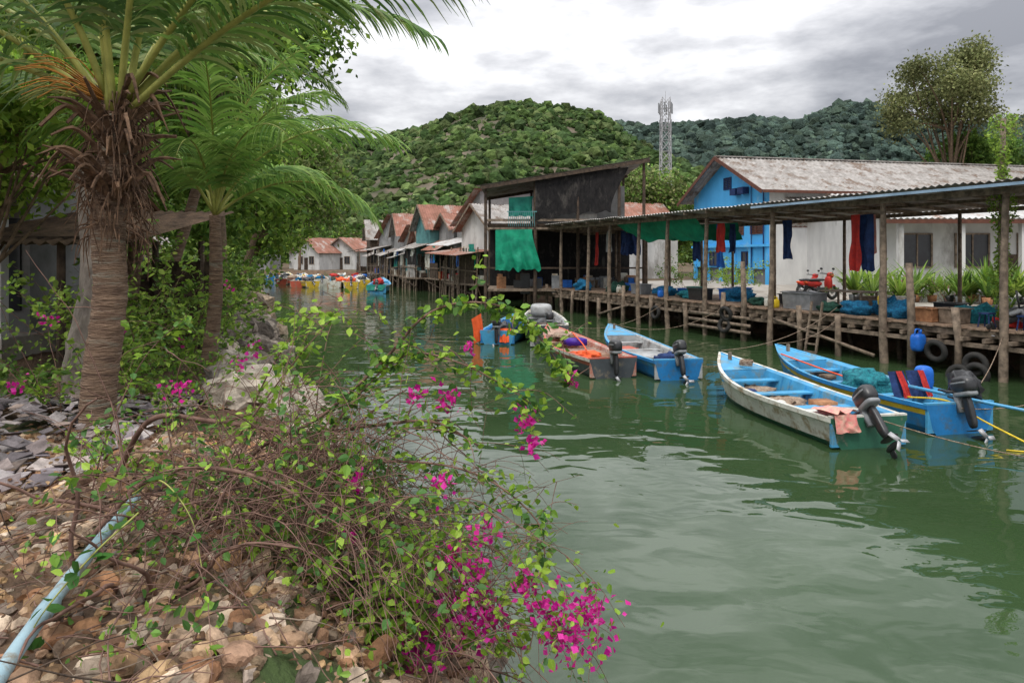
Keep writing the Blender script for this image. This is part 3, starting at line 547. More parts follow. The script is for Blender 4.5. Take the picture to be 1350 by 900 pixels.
# ------------------------------------------------------------ dock
uv=Vector((-.3997,.9167,0)); nv=Vector((.9167,.3997,0)); O=Vector((13.2,17.6,0))
DT=Matrix(((nv.x,uv.x,0,O.x),(nv.y,uv.y,0,O.y),(0,0,1,0),(0,0,0,1)))   # local x = inland, y = along the quay
def dk(t,s,z): return DT@Vector((t,s,z))
np_mesh('concrete_yard',[tuple(dk(t,s,1.30)) for t,s in((4.3,-20),(40,-20),(40,36),(4.3,36))],[(0,1,2,3)],CONC)
e=empty('wooden_dock'); mb=MB(DT); s=-9.
while s<31:
    wd=U(.15,.22); mb.box((2.15+U(-.07,.07),s+wd/2,1.32+U(-.01,.01)),(4.5+U(-.14,.14),wd-.015,.05),WOODO); s+=wd
mb.obj('deck_planks',e)
mb=MB(DT)
for t in(.05,1.5,3,4.3): mb.bb((t-.05,-9,1.1),(t+.05,31,1.27),WOOD)
for s in np.arange(-8.5,31,.62): mb.bb((-.22+U(-.12,.04),s-.05,.98),(4.3,s+.05,1.09),WOOD)
mb.beam((-.08,-9,.86),(-.08,31,.9),.07,.12,WOOD)
mb.obj('joists',e)
mb=MB(DT); RP=[-6,-2,.4,4,8.6,12.3,15,17.3,20,22.2,25.5,29]
for s in RP:
    l=U(-.12,.12); mb.tube(cr([(-.12+l,s+U(-.1,.1),-.8),(-.14+l*.6,s+U(-.07,.07),1.2),(-.1,s+U(-.07,.07),3),(-.05,s,5.05)],4),U(.11,.14),.08,WOOD,8,wob=.15)
for s in(-4,-.8,1.6,3.0,5.6,7.2,10,11.2,13.6,16.2,18.6,21,24,27.3,30.5):
    h=3.1 if s in(3.0,10) else U(1.0,2.0); mb.tube([(-.16+U(-.06,.06),s,-.8),(-.14,s,h*.5),(-.16+U(-.06,.06),s+U(-.08,.08),h)],U(.09,.14),.095,WOOD,8,wob=.2)
for s in np.arange(-7,31,1.9):
    for t in(1.2,2.6): mb.tube([(t,s+U(-.3,.3),-.8),(t,s+U(-.1,.1),1.1)],.09,.08,WOODD,7)
for s in RP: mb.tube([(3.9,s+.2,1.3),(3.9,s+.2,4.75)],.07,.06,WOOD,7)
for z in(.35,.62,.9): mb.beam((-.28,9.5,z),(-.28,13.2,z+.02),.05,.12,WOOD)
mb.beam((-.2,4.2,.2),(-.2,8.4,1.0),.06,.1,WOOD); mb.beam((-.2,18,.9),(-.2,21,.2),.06,.1,WOOD)
mb.obj('posts',e,True)
mb=MB(DT)
for a_ in(6.2,6.65): mb.beam((-.55,a_,-.3),(-.18,a_,1.75),.06,.06,WOOD)
for k in range(6): q=k/6; mb.beam((-.5+.37*q*.9,6.15,.05+q*1.6),(-.5+.37*q*.9,6.7,.05+q*1.6),.05,.05,WOOD)
mb.obj('ladder',e)
mb=MB(DT); mb.bb((4.2,-9,.2),(4.5,31,1.28),mat('dark_retaining_wall',(.09,.07,.055),(.03,.025,.02),2,.95,.5)); mb.obj('retaining_wall',e)
e=empty('dock_roof'); mb=MB(DT)
for a_,b_ in((-9,-1.2),(-1.35,8.5),(8.35,18.2),(18.0,30)): mb.corr((-.75,a_,5.22+U(0,.06)),(0,b_-a_,U(-.05,.05)),(5.3,0,-.32),ROOFG if a_!=8.35 else ROOFW,.03,.22)
mb.obj('roof_sheets',e)
mb=MB(DT); mb.beam((-.1,-9,5.02),(-.1,30,5.02),.08,.16,WOOD); mb.beam((3.9,-9,4.8),(3.9,30,4.8),.08,.14,WOOD); mb.beam((1.9,-9,4.97),(1.9,30,4.97),.07,.1,WOOD)
for s in np.arange(-8,30,1.4): mb.beam((-.7,s,5.13),(4.4,s,4.86),.06,.1,WOOD)
mb.beam((-.72,-9,5.13),(-.72,9,5.13),.03,.08,ROOFB)
mb.obj('roof_beams',e)
mb=MB(DT); mb.cloth((.3,13.5,5.0),(0,5.8,.05),(.7,0,-.95),GREENT,.12,2); mb.cloth((2.2,13,4.8),(0,5.8,.05),(.2,0,-.75),GREENT,.12,2); mb.obj('green_tarpaulin',None,True)
mb=MB(DT)
for s,c in((11.8,REDC),(12.1,BLUED),(12.6,BLUEP),(5.0,BLUED),(5.35,REDC),(5.7,BLUED),(5.15,PINKC),(14.5,BLUED),(8.9,BLUED),(20.5,BLUED),(21.3,GREYW),(23.5,REDC)): mb.cloth((U(.4,1.4),s,4.7),(0,.45,0),(0,0,-U(1.0,1.9)),c,.1,1.5,12,10)
mb.obj('hanging_laundry',None,True)
def blobobj(name,t,s,r,m,z=1.36,amp=.3,fr=2.2):
    mb=MB(DT); mb.blob((t,s,z+r[2]*.6),r,m,amp,fr); mb.obj(name,None,True)
NETG=mat('dark_green_net',(.03,.10,.07),(.01,.04,.03),14,.9,1,45)
for t,s,r,m in [(.7,5.6,(.35,.55,.3),NETB),(.9,4.1,(.4,.5,.3),NETB),(1.6,2.2,(.5,.7,.3),NETT),(1.9,12.6,(.5,.7,.35),NETB),(1.2,15,(.4,.6,.25),NETT),(1.0,.9,(.3,.4,.2),REDC),(1.6,17.5,(.5,.6,.3),NETB),(.6,6.6,(.3,.4,.22),NETG),(1.5,5.0,(.4,.5,.35),NETB),(.5,-1.4,(.35,.6,.25),NETG),(1.0,21,(.5,.7,.35),NETG),(.8,10.3,(.3,.4,.2),NETG),(1.9,-3,(.5,.7,.3),NETB),(.6,24,(.5,.6,.35),NETB)]: blobobj('fishing_net_pile',t,s,r,m)
def tub(name,t,s,lx,ly,h,m,z=1.36):
    mb=MB(DT)
    mb.bb((t-lx/2,s-ly/2,z),(t+lx/2,s+ly/2,z+.03),m)
    for sg in(-1,1):
        mb.ob((t+sg*lx/2,s,z+h/2),(.03,0,0),(0,ly,0),(sg*.06,0,h),m); mb.ob((t,s+sg*ly/2,z+h/2),(lx-.04,0,0),(0,.03,0),(0,sg*.06,h),m)
    mb.box((t+lx/2+.04,s,z+h),(.07,ly+.14,.03),m); mb.box((t-lx/2-.04,s,z+h),(.07,ly+.14,.03),m); mb.box((t,s+ly/2+.04,z+h+.002),(lx,.07,.03),m); mb.box((t,s-ly/2-.04,z+h+.002),(lx,.07,.03),m); mb.obj(name,None,False,.006)
tub('plastic_tub',.9,8.0,.8,1.3,.6,GREYP); tub('wooden_crate',.5,2.9,.5,.5,.4,CRATE); tub('wooden_crate',.75,2.3,.5,.6,.42,WOOD); tub('fish_crate',.9,13.9,.6,.9,.5,BLACKP); tub('fish_crate',1.2,19,.6,.9,.5,GREYP); tub('fish_crate',1.5,-.6,.6,.9,.4,BLUEP)
for i in range(20):
    s_=U(-4,28); tub('fish_crate',U(2.0,3.6),s_,.5,.7,U(.3,.5),random.choice([BLUEP,GREYP,BLACKP,CRATE,PW,WOOD,TEALT]))
def jug(name,M,m):
    mb=MB(M); mb.rbox((0,0,.17),(.26,.2,.34),m,5); mb.tube([(0.06,0,.33),(0.06,0,.42)],.03,.03,m,8); mb.tube(cr([(-.1,0,.3),(-.07,0,.42),(.04,0,.42)],4),.018,.018,m,6); mb.obj(name,None,True)
jug('yellow_jerrycan',DT@Matrix.Translation((.3,8.8,1.35)),ROPEY); jug('yellow_jerrycan',DT@Matrix.Translation((.8,4.7,1.7)),ROPEY); jug('white_jerrycan',DT@Matrix.Translation((.5,9.4,1.35)),PW); jug('blue_jerrycan',DT@Matrix.Translation((.4,16.2,1.35)),BLUEP); jug('white_jerrycan',DT@Matrix.Translation((.5,20,1.35)),PW)
mb=MB(DT)
mb.box((1.8,6.8,2.05),(.9,1.8,.05),WOOD)
for a_ in(1.42,2.18):
    for b_ in(6.0,7.6): mb.bb((a_-.03,b_-.03,1.34),(a_+.03,b_+.03,2.02),WOOD)
mb.obj('wooden_table')
for s_ in(.2,1.2):
    mb=MB(DT@Matrix.Translation((.45,s_,1.345))); mb.box((0,0,.38),(.3,.3,.04),BLUED)
    for a_ in(-1,1):
        for b_ in(-1,1): mb.beam((a_*.15,b_*.15,0),(a_*.11,b_*.11,.37),.03,.03,BLUED)
    mb.obj('plastic_stool')
for s,z,t in((10.9,.55,-.32),(10.8,1.0,-.33),(15.6,.7,-.32),(2.1,.62,-.36),(1.0,.4,-.36),(.9,.15,-.45),(1.3,.05,-.6)):
    mb=MB(DT); mb.torus((t,s,z),.25,.085,(1,U(-.2,.2),U(-.3,.3)),RUBBER); mb.obj('old_tyre',None,True)
def outboard(mb,tilt=.0,sc=1.,lid=BLACKP):
    T0=mb.T; mb.T=T0@Matrix.Rotation(tilt,4,'X')@Matrix.Scale(sc,4)
    mb.rbox((0,-.12,.36),(.3,.46,.34),lid,3.2); mb.rbox((0,-.12,.2),(.27,.4,.1),GREYP,4); mb.rbox((0,-.12,.40),(.306,.40,.05),GREYP,5)
    mb.rbox((0,-.12,-.12),(.12,.17,.6),lid,4); mb.rbox((0,-.16,-.46),(.22,.34,.025),lid,3); mb.rbox((0,-.14,-.6),(.09,.34,.1),lid,2.4); mb.rbox((0,-.08,-.7),(.03,.14,.16),lid,3)
    for k in range(3):
        a=k*2.09; mb.ob((.1*math.cos(a),-.34,-.6+.1*math.sin(a)),(.16*math.cos(a),.03,.16*math.sin(a)),(-.07*math.sin(a),.03,.07*math.cos(a)),(0,.01,0),STEEL)
    mb.box((0,.03,.05),(.2,.08,.34),GREYP); mb.tube([(.03,.05,.22),(.06,.55,.34)],.022,.03,BLACKP,8); mb.T=T0
mb=MB(DT@Matrix.Translation((.5,.55,1.75))@Matrix.Rotation(1.1,4,'Z')); outboard(mb,1.2); mb.obj('spare_outboard_motor',None,True)
def motorbike(M):
    e=empty('motorcycle'); mb=MB(M)
    for y in(-.62,.62):
        mb.torus((0,y,.30),.24,.065,(1,0,0),RUBBER,24); mb.torus((0,y,.30),.17,.018,(1,0,0),STEEL,20,6)
        mb.tube([(-.06,y,.3),(.06,y,.3)],.05,.05,STEEL,10)
        for k in range(6):
            a=k*1.047; mb.beam((0,y,.30),(0,y+.17*math.cos(a),.30+.17*math.sin(a)),.02,.015,STEEL)
        mb.rbox((0,y-.03,.58),(.14,.42,.08),REDC if y>0 else BLACKP,2.5)
    mb.obj('wheels',e,True); mb=MB(M)
    mb.rbox((0,-.38,.66),(.26,.85,.24),REDC,2.6); mb.rbox((0,.42,.66),(.34,.24,.62),REDC,2.6); mb.rbox((0,.05,.40),(.22,.8,.24),BLACKP,3); mb.rbox((0,.52,1.0),(.26,.26,.24),REDC,2.6); mb.rbox((0,-.25,.82),(.27,.85,.12),BLACKP,3); mb.rbox((0,-.05,.3),(.3,.5,.3),BLACKP,3); mb.rbox((0,-.8,.72),(.16,.14,.1),ORANGE,3)
    mb.obj('body',e,True); mb=MB(M)
    mb.tube([(.07,.62,.30),(.06,.45,.95)],.03,.03,STEEL,8); mb.tube([(-.07,.62,.30),(-.06,.45,.95)],.03,.03,STEEL,8); mb.tube(cr([(-.34,.3,1.08),(-.15,.42,1.07),(.15,.42,1.07),(.34,.3,1.08)],4),.02,.02,BLACKP,8)
    for q in(-1,1): mb.tube([(q*.26,.36,1.08),(q*.3,.36,1.22)],.008,.008,BLACKP,5); mb.rbox((q*.31,.36,1.27),(.14,.03,.09),BLACKP,3)
    mb.tube([(.14,.1,.2),(.16,-.8,.38)],.04,.06,STEEL,8); mb.tube([(-.06,-.6,.3),(-.08,-.45,.62)],.03,.03,STEEL,6); mb.tube([(0,0,.25),(-.22,.05,.02)],.015,.015,STEEL,6); mb.obj('fork_and_handlebars',e,True)
motorbike(Matrix.Translation((14.15,31.3,1.31))@Matrix.Rotation(math.radians(-68),4,'Z')@Matrix.Scale(1.12,4)); motorbike(Matrix.Translation((14.9,34.3,1.31))@Matrix.Rotation(math.radians(-60),4,'Z'))
# ------------------------------------------------------------ houses
def window(mb,T,y,z,w,h,x=0.,side='x',fr=BROWN,louv=False):
    def B(a0,a1,z0,z1,p0,p1,m):
        if side=='x': mb.bb((x-p1,a0,z0),(x-p0,a1,z1),m)
        else: mb.bb((a0,x-p1,z0),(a1,x-p0,z1),m)
    B(y-w/2,y+w/2,z-h/2,z+h/2,.003,.02,GLASS)
    for a0,a1,z0,z1 in((y-w/2-.08,y-w/2,z-h/2-.08,z+h/2+.08),(y+w/2,y+w/2+.08,z-h/2-.08,z+h/2+.08),(y-w/2,y+w/2,z+h/2,z+h/2+.08),(y-w/2,y+w/2,z-h/2-.08,z-h/2),(y-.03,y+.03,z-h/2,z+h/2)): B(a0,a1,z0,z1,-.02,.07,fr)
    if louv:
        for k in range(int(h/.13)): B(y-w/2,y+w/2,z-h/2+k*.13+.03,z-h/2+k*.13+.09,.02,.045,fr)
def FT(o,ang): return Matrix.Translation(o)@Matrix.Rotation(ang,4,'Z')
e=empty('blue_house'); T=FT((18.1,48,0),math.radians(11.5)); W=11.5; L=27; ev=8.3; rg=11.0
mb=MB(T); fs=[(0,1,2,3,4)]
mb.add([(0,0,2.4),(0,W,2.4),(0,W,ev),(0,W/2,rg),(0,0,ev)],fs,BLUEW); mb.add([(0,W,1.2),(L,W,1.2),(L,W,ev),(0,W,ev)],[(0,1,2,3)],WHITEW)
mb.add([(0,0,1.2),(L,0,1.2),(L,0,ev),(0,0,ev)],[(0,1,2,3)],WHITEW); mb.add([(L,0,1.2),(L,W,1.2),(L,W,ev),(L,W/2,rg),(L,0,ev)],fs,WHITEW)
mb.bb((.3,0.3,1.2),(.5,W-.2,2.6),GREYW); mb.bb((-.25,-.02,4.0),(-.004,W,4.18),BLUEW); mb.obj('walls',e)
mb=MB(T)
for sg,y0 in((-1,-.9),(1,W+.9)):
    mb.corr((-1.1,y0,ev-.45),(L+2,0,0),(0,W/2-y0,rg-ev+.45+.06),ROOFG,.05,.35)
mb.box((L/2,W/2,rg+.12),(L+2.2,.4,.09),ROOFG); mb.obj('roof',e)
mb=MB(T)
for y0 in(-.9,W+.9): mb.beam((-1.15,y0,ev-.53),(-1.15,W/2,rg-.02),.05,.28,BROWN)
mb.beam((-1.1,-.92,ev-.5),(L,-.92,ev-.5),.05,.2,BROWN)
for y in np.arange(.2,W,2.2): mb.bb((-.12,y-.15,1.2),(.14,y+.15,4.0),BLUEW)
mb.obj('trim',e)
mb=MB(T)
for y in(1.6,4.2,7.0,9.6): window(mb,T,y,5.7,1.5,1.4,0,'x',BROWN,True)
window(mb,T,W/2,9.0,1.0,.8,0,'x',BLUED,True)
for y in(3,8): window(mb,T,y,3.1,1.2,1.0,0,'x',BLUED)
for x in(2.6,4.6,9,13,17): window(mb,T,x,6.2,1.5,1.5,0,'y',BROWN)
window(mb,T,6.4,2.9,1.6,2,0,'y',BROWN); mb.obj('windows',e)
mb=MB(T); mb.corr((1.2,-1.5,7.0),(5,0,0),(0,1.48,.5),ROOFG); mb.obj('awning',e)
mb=MB(T)
for k in range(2): mb.box((-.3,3+k*1.1,8.2),(.5,.8,.5),BLUED)
mb.tube([(-.1,.6,2.4),(-.1,.6,8)],.05,.05,BLUED,6); mb.tube([(-.1,2.2,2.4),(-.1,2.2,8.7)],.04,.04,BLUED,6); mb.obj('vents_and_pipes',e)
def house(name,T,w,dep,z0,ev,rg,wall,roof,stilts=False,awn=None,trim=WOOD,wins=True,mono=False,roof2=None):
    e=empty(name); mb=MB(T)
    if mono: P=lambda x:[(x,0,z0),(x,w,z0),(x,w,ev),(x,w/2,(ev+rg)/2),(x,0,rg)]
    else: P=lambda x:[(x,0,z0),(x,w,z0),(x,w,ev),(x,w/2,rg),(x,0,ev)]
    mb.add(P(0),[(0,1,2,3,4)],wall); mb.add(P(dep),[(0,1,2,3,4)],wall)
    for y in(0,w): mb.add([(0,y,z0),(dep,y,z0),(dep,y,rg if mono and y==0 else ev),(0,y,rg if mono and y==0 else ev)],[(0,1,2,3)],wall)
    mb.obj('walls',e); mb=MB(T)
    if mono: mb.corr((-.6,-.4,rg+.15),(dep+1,0,0),(0,w+.8,ev-rg-.1),roof,.03,.25,2)
    else:
        for y0,rf in ((-.4,roof),(w+.4,roof2 or roof)): mb.corr((-.6,y0,ev-.2),(dep+1,0,0),(0,w/2-y0,rg-ev+.25),rf,.03,.25,2)
    if awn: mb.corr((-awn[0],-.2,awn[1]),(0,w+.5,U(-.25,.25)),(awn[0]+.1,0,awn[2]),random.choice([ROOFG,ROOFR,ROOFW,ROOFG]),.03,.25,2)
    mb.obj('roof',e); mb=MB(T)
    if not mono:
        for y0 in(-.4,w+.4): mb.beam((-.63,y0,ev-.28),(-.63,w/2,rg-.02),.04,.16,trim)
    if wins:
        for y in(w*.28,w*.72): window(mb,T,y,z0+1.6,.9,1.1,0,'x',trim)
        mb.bb((-.03,w/2-.4,z0),(-.005,w/2+.4,z0+2),WOODD)
    mb.obj('trim_and_windows',e)
    if stilts:
        mb=MB(T); mb.bb((-1.5,0,z0-.14),(.0,w,z0-.01),WOOD)
        for y in np.arange(0,w,.9):
            mb.tube([(-1.4+U(-.3,.3),y+U(-.2,.2),-.8),(-1.4+U(-.1,.1),y,z0+U(0,2.8))],U(.05,.1),.06,WOOD,6); mb.tube([(.1,y,-.8),(.1,y,z0)],.09,.08,WOODD,6)
        mb.beam((-1.45,0,z0+.9),(-1.45,w,z0+.9+U(-.2,.2)),.05,.08,WOOD); mb.beam((-1.48,0,.5),(-1.48,w,z0-.2),.05,.08,WOODD); mb.bb((0.4,0,-.5),(.5,w,z0-.02),WOODD)
        if R()<.5: mb.bb((-1.42,U(0,.5),z0),(-1.38,w*U(.4,.7),z0+U(1,2.4)),random.choice([WOOD,WOODD,ROOFG,TEALW]))
        for k in range(10):
            y=U(.2,w-.5); mb.box((U(-1.2,-.3),y,z0+.25),(U(.3,.6),U(.3,.7),U(.3,.8)),random.choice([BLUEP,GREYP,WOODD,CRATE,BLACKP,PW,REDC,WOOD]))
        for k in range(4): mb.cloth((-1.35,U(0,w-.9),U(3.4,4.3)),(0,U(.5,1.3),0),(0,0,-U(.7,1.6)),random.choice([BLUED,REDC,PW,TEALT,NETK,BLUEP,NETK]),.06,2,8,6)
        mb.obj('stilts_and_platform',e)
    return e
walls=[GREYW,WOOD,TEALW,WHITEW,WOODD,mat('blue_grey_wall',(.14,.28,.4),(.08,.16,.25),1,.8),mat('tan_wall',(.4,.3,.22),(.25,.18,.13),1,.8)]
s=35.5; i=0; rl=[ROOFR,ROOFG,ROOFR,ROOFR,ROOFG,ROOFW]
while s<86:
    w_=U(2.8,6.0); ev=U(4.4,6.1); house('stilt_house',DT@Matrix.Translation((.5+U(-1.0,1.0),s,0))@Matrix.Rotation(U(-.12,.12),4,'Z'),w_,U(5,8),1.3,ev,ev+U(1.6,3.0)*min(1,w_/4.5),random.choice(walls),random.choice(rl),True,(U(1.6,3.4),U(3.2,4.3),U(.4,1.2)),mono=R()<.2,roof2=random.choice(rl))
    if i%2: house('village_house',DT@Matrix.Translation((10+U(0,3),s,0)),w_,8,1.2,6,8.4,WHITEW,ROOFR)
    s+=w_+U(.1,1.2); i+=1
for x,y,a_,wl,rf in((-30,106,60,WHITEW,ROOFR),(-38,107,95,GREYW,ROOFG),(-46,108,80,WHITEW,ROOFR),(-25,109,70,WHITEW,ROOFR),(-19,112,80,TEALW,ROOFR),(-54,108,90,WOOD,ROOFG),(-33,118,90,WHITEW,ROOFR),(-22,120,80,GREYW,ROOFR),(-10,112,85,GREYW,ROOFR),(0,108,85,WHITEW,ROOFG)):
    house('village_house',FT((x,y,0),math.radians(a_)),5.5,7,1.1,U(3.8,4.6),U(5.6,6.6),wl,rf)
# netted boathouse
e=empty('netted_boathouse'); mb=MB()
mb.corr((-1.9,41.0,7.55),(0,8.5,0),(10.2,0,1.65),ROOFG,.04,.3,4); mb.obj('roof',e)
mb=MB()
for x in(-1.6,1.4,4,6.5,8): 
    for y in(41.4,49): mb.tube([(x,y,-.8 if x<5 else 1),(x,y,7.55+(x+1.9)*.16)],.11,.09,WOODD,7)
mb.beam((-1.9,41.05,7.42),(8.3,41.05,9.07),.08,.2,WOODD); mb.beam((-1.9,49,7.4),(8.3,49,9.05),.08,.2,WOODD)
for z in(5.5,5.0): mb.beam((-1.6,41.4,z),(8,41.4,z),.08,.14,WOOD)
mb.beam((-1.6,41.4,2.6),(8,41.4,2.6),.07,.1,WOODD)
for k in range(14): mb.beam((-.2+k*.12,41.2,5.1),(-.2+k*.12,41.2,6.0),.03,.03,TEALW)
mb.beam((-.3,41.2,6.0),(1.5,41.2,6.0),.04,.06,TEALW); mb.obj('frame',e)
mb=MB(); mb.cloth((1.4,41.3,8.15),(5.2,0,.5),(0,0,-2.55),NETK,.05,4,40,12); mb.obj('black_netting',e,True)
mb=MB(); mb.cloth((-1.0,41.15,4.9),(2.5,0,.05),(0,0,-2.45),GREENT,.12,3,30,14); mb.cloth((-.2,41.9,6.9),(1.6,0,.1),(0,0,-1.2),TEALT,.08,2); mb.cloth((6.6,42,5),(1.2,0,0),(0,0,-1.6),BLUED,.08,2); mb.obj('tarpaulins',e,True)
mb=MB(); mb.bb((-1.5,46.5,1.3),(8,46.6,5.2),NETK); mb.bb((-1.5,41.5,5.15),(8,49,5.3),WOODD); mb.bb((1.5,48.5,5.3),(8,48.6,8.3),GREYW); mb.bb((-1.5,41.5,1.18),(3.5,46,1.33),WOOD)
mb.box((4.6,42.2,5.6),(1.2,.8,.6),WHITEW)
for k in range(30): mb.box((U(-1.2,7.5),U(41.8,45.5),1.6),(U(.3,.7),U(.3,.7),U(.4,1.4)),random.choice([BLUEP,GREYP,WOODD,CRATE,BLACKP,WOOD,PW]))
mb.obj('floor_walls_and_stored_goods',e)
e=empty('white_bungalow'); mb=MB(); mb.bb((18.6,34.6,1.2),(34,43,5.6),WHITEW); mb.obj('walls',e)
mb=MB(); mb.corr((17.9,33.0,5.15),(17,0,0),(0,5.8,1.7),ROOFW,.04,.3); mb.corr((17.9,38.8,6.85),(17,0,0),(0,5,-1.6),ROOFW,.04,.3); mb.obj('roof',e)
mb=MB(); mb.beam((17.9,33.05,5.0),(34.9,33.05,5.0),.05,.2,BROWN)
for x in(19,22,25,28): mb.bb((x-.12,33.3,1.2),(x+.12,33.54,5.0),WHITEW)
for x,wd in((20.5,1.4),(23.3,1.6),(26.4,1.5)): window(mb,None,x,3.6,wd,1.6,34.58,'y',WOOD)
mb.bb((24.6,34.5,1.3),(25.5,34.56,3.4),WOODD); mb.obj('veranda_and_windows',e)
mb=MB(); mb.bb((15.6,30.6,1.2),(34,30.8,1.75),WHITEW); mb.obj('garden_wall')
e=empty('vine_covered_pole'); mb=MB(); mb.tube([(13.6,18.9,1.2),(13.55,18.9,4),(13.6,18.9,7.1)],.09,.07,WOOD,8); mb.obj('pole',e,True)
m=2600; z=rng.uniform(1.6,7.2,m); a=rng.uniform(0,6.28,m); r=(.1+.16*rng.random(m))*(1+.5*np.sin(z*3))
tiled('vine_leaves',DV,DF,np.stack([13.58+r*np.cos(a),18.9+r*np.sin(a),z],1),.09*rng.uniform(.7,1.4,m),frames(rng.normal(size=(m,3))),colvar(m,G2,.25),LEAF,e)
def blades(name,c,n,L,wd,cols,pot=True,up=.9):
    e=empty(name); acc=[]
    if pot:
        mb=MB(Matrix.Translation(c)); mb.tube([(0,0,0),(0,0,.02),(0,0,.32)],.13,.2,random.choice([CRATE,BLACKP,GREYP]),14); mb.obj('pot',e,True); c=(c[0],c[1],c[2]+.3)
    for i in range(n):
        a=U(0,6.28); v=Vector((math.cos(a)*U(.2,.8),math.sin(a)*U(.2,.8),up)).normalized(); pts=[Vector(c)]; l=L*U(.6,1.1)
        for j in range(7): pts.append(pts[-1]+v*l/7); v=(v+Vector((0,0,-.13))).normalized()
        q=random.choice(cols); f=U(.7,1.3); acc.append((pts,Vector((-math.sin(a),math.cos(a),0))*wd,(q[0]*f,q[1]*f,q[2]*f)))
    strips('leaves',acc,LEAF,e)
for i in range(26): blades('potted_plant',(14.9+U(0,7.2),U(27.5,30.3),1.3),random.choice([16,30,40]),U(.8,1.9),random.choice([.02,.05,.09]),random.choice([G1,G2,G2]),True)
for i in range(6): blades('potted_plant',tuple(dk(U(3.4,4.1),U(-3,4),1.35)),30,U(.5,.9),.02,G1)
blades('banana_plant',(16.5,31.5,1.3),9,2.2,.2,G2,False,1.1); blades('banana_plant',(19.8,31.8,1.3),9,1.9,.2,G2,False,1.1)
for i in range(12): shrub('garden_shrub',(15.2+i*.9+U(-.4,.4),29.5+U(-.8,.8),1.3),7,1.3,.5,G2+G1,.1,22,.06,tw=.012)
shrub('garden_shrub',(13,40,1.3),16,2,1.2,G2,.14); shrub('garden_shrub',(11,42,1.3),16,2.2,1.2,G1,.14)
# ------------------------------------------------------------ telecom tower
e=empty('telecom_tower'); mb=MB(Matrix.Translation((27.2,121,0))); hb=31; 
def wd(z): return 1.05-.35*z/hb
for sx_ in(-1,1):
    for sy in(-1,1): mb.beam((sx_*wd(0),sy*wd(0),1),(sx_*wd(hb),sy*wd(hb),hb),.13,.13,STEEL)
z=1.
while z<hb-1:
    z2=z+1.9; a=wd(z); b=wd(z2)
    for q in((-1,-1,1,-1),(1,-1,1,1),(1,1,-1,1),(-1,1,-1,-1)):
        mb.beam((q[0]*a,q[1]*a,z),(q[2]*b,q[3]*b,z2),.07,.07,STEEL); mb.beam((q[2]*a,q[3]*a,z),(q[0]*b,q[1]*b,z2),.07,.07,STEEL); mb.beam((q[0]*a,q[1]*a,z),(q[2]*a,q[3]*a,z),.07,.07,STEEL)
    z=z2
mb.obj('lattice',e); mb=MB(Matrix.Translation((27.2,121,0)))
for zz,rr in((26.5,1.1),(29.5,1.25)):
    for k in range(6):
        a=k*1.047+zz; mb.box((rr*math.cos(a),rr*math.sin(a),zz),(.22,.18,1.8),GREYP); mb.beam((0,0,zz),(rr*math.cos(a),rr*math.sin(a),zz),.05,.05,STEEL)
mb.tube([(0,0,30),(0,0,32.6)],.05,.03,STEEL,6); mb.obj('antennas',e)
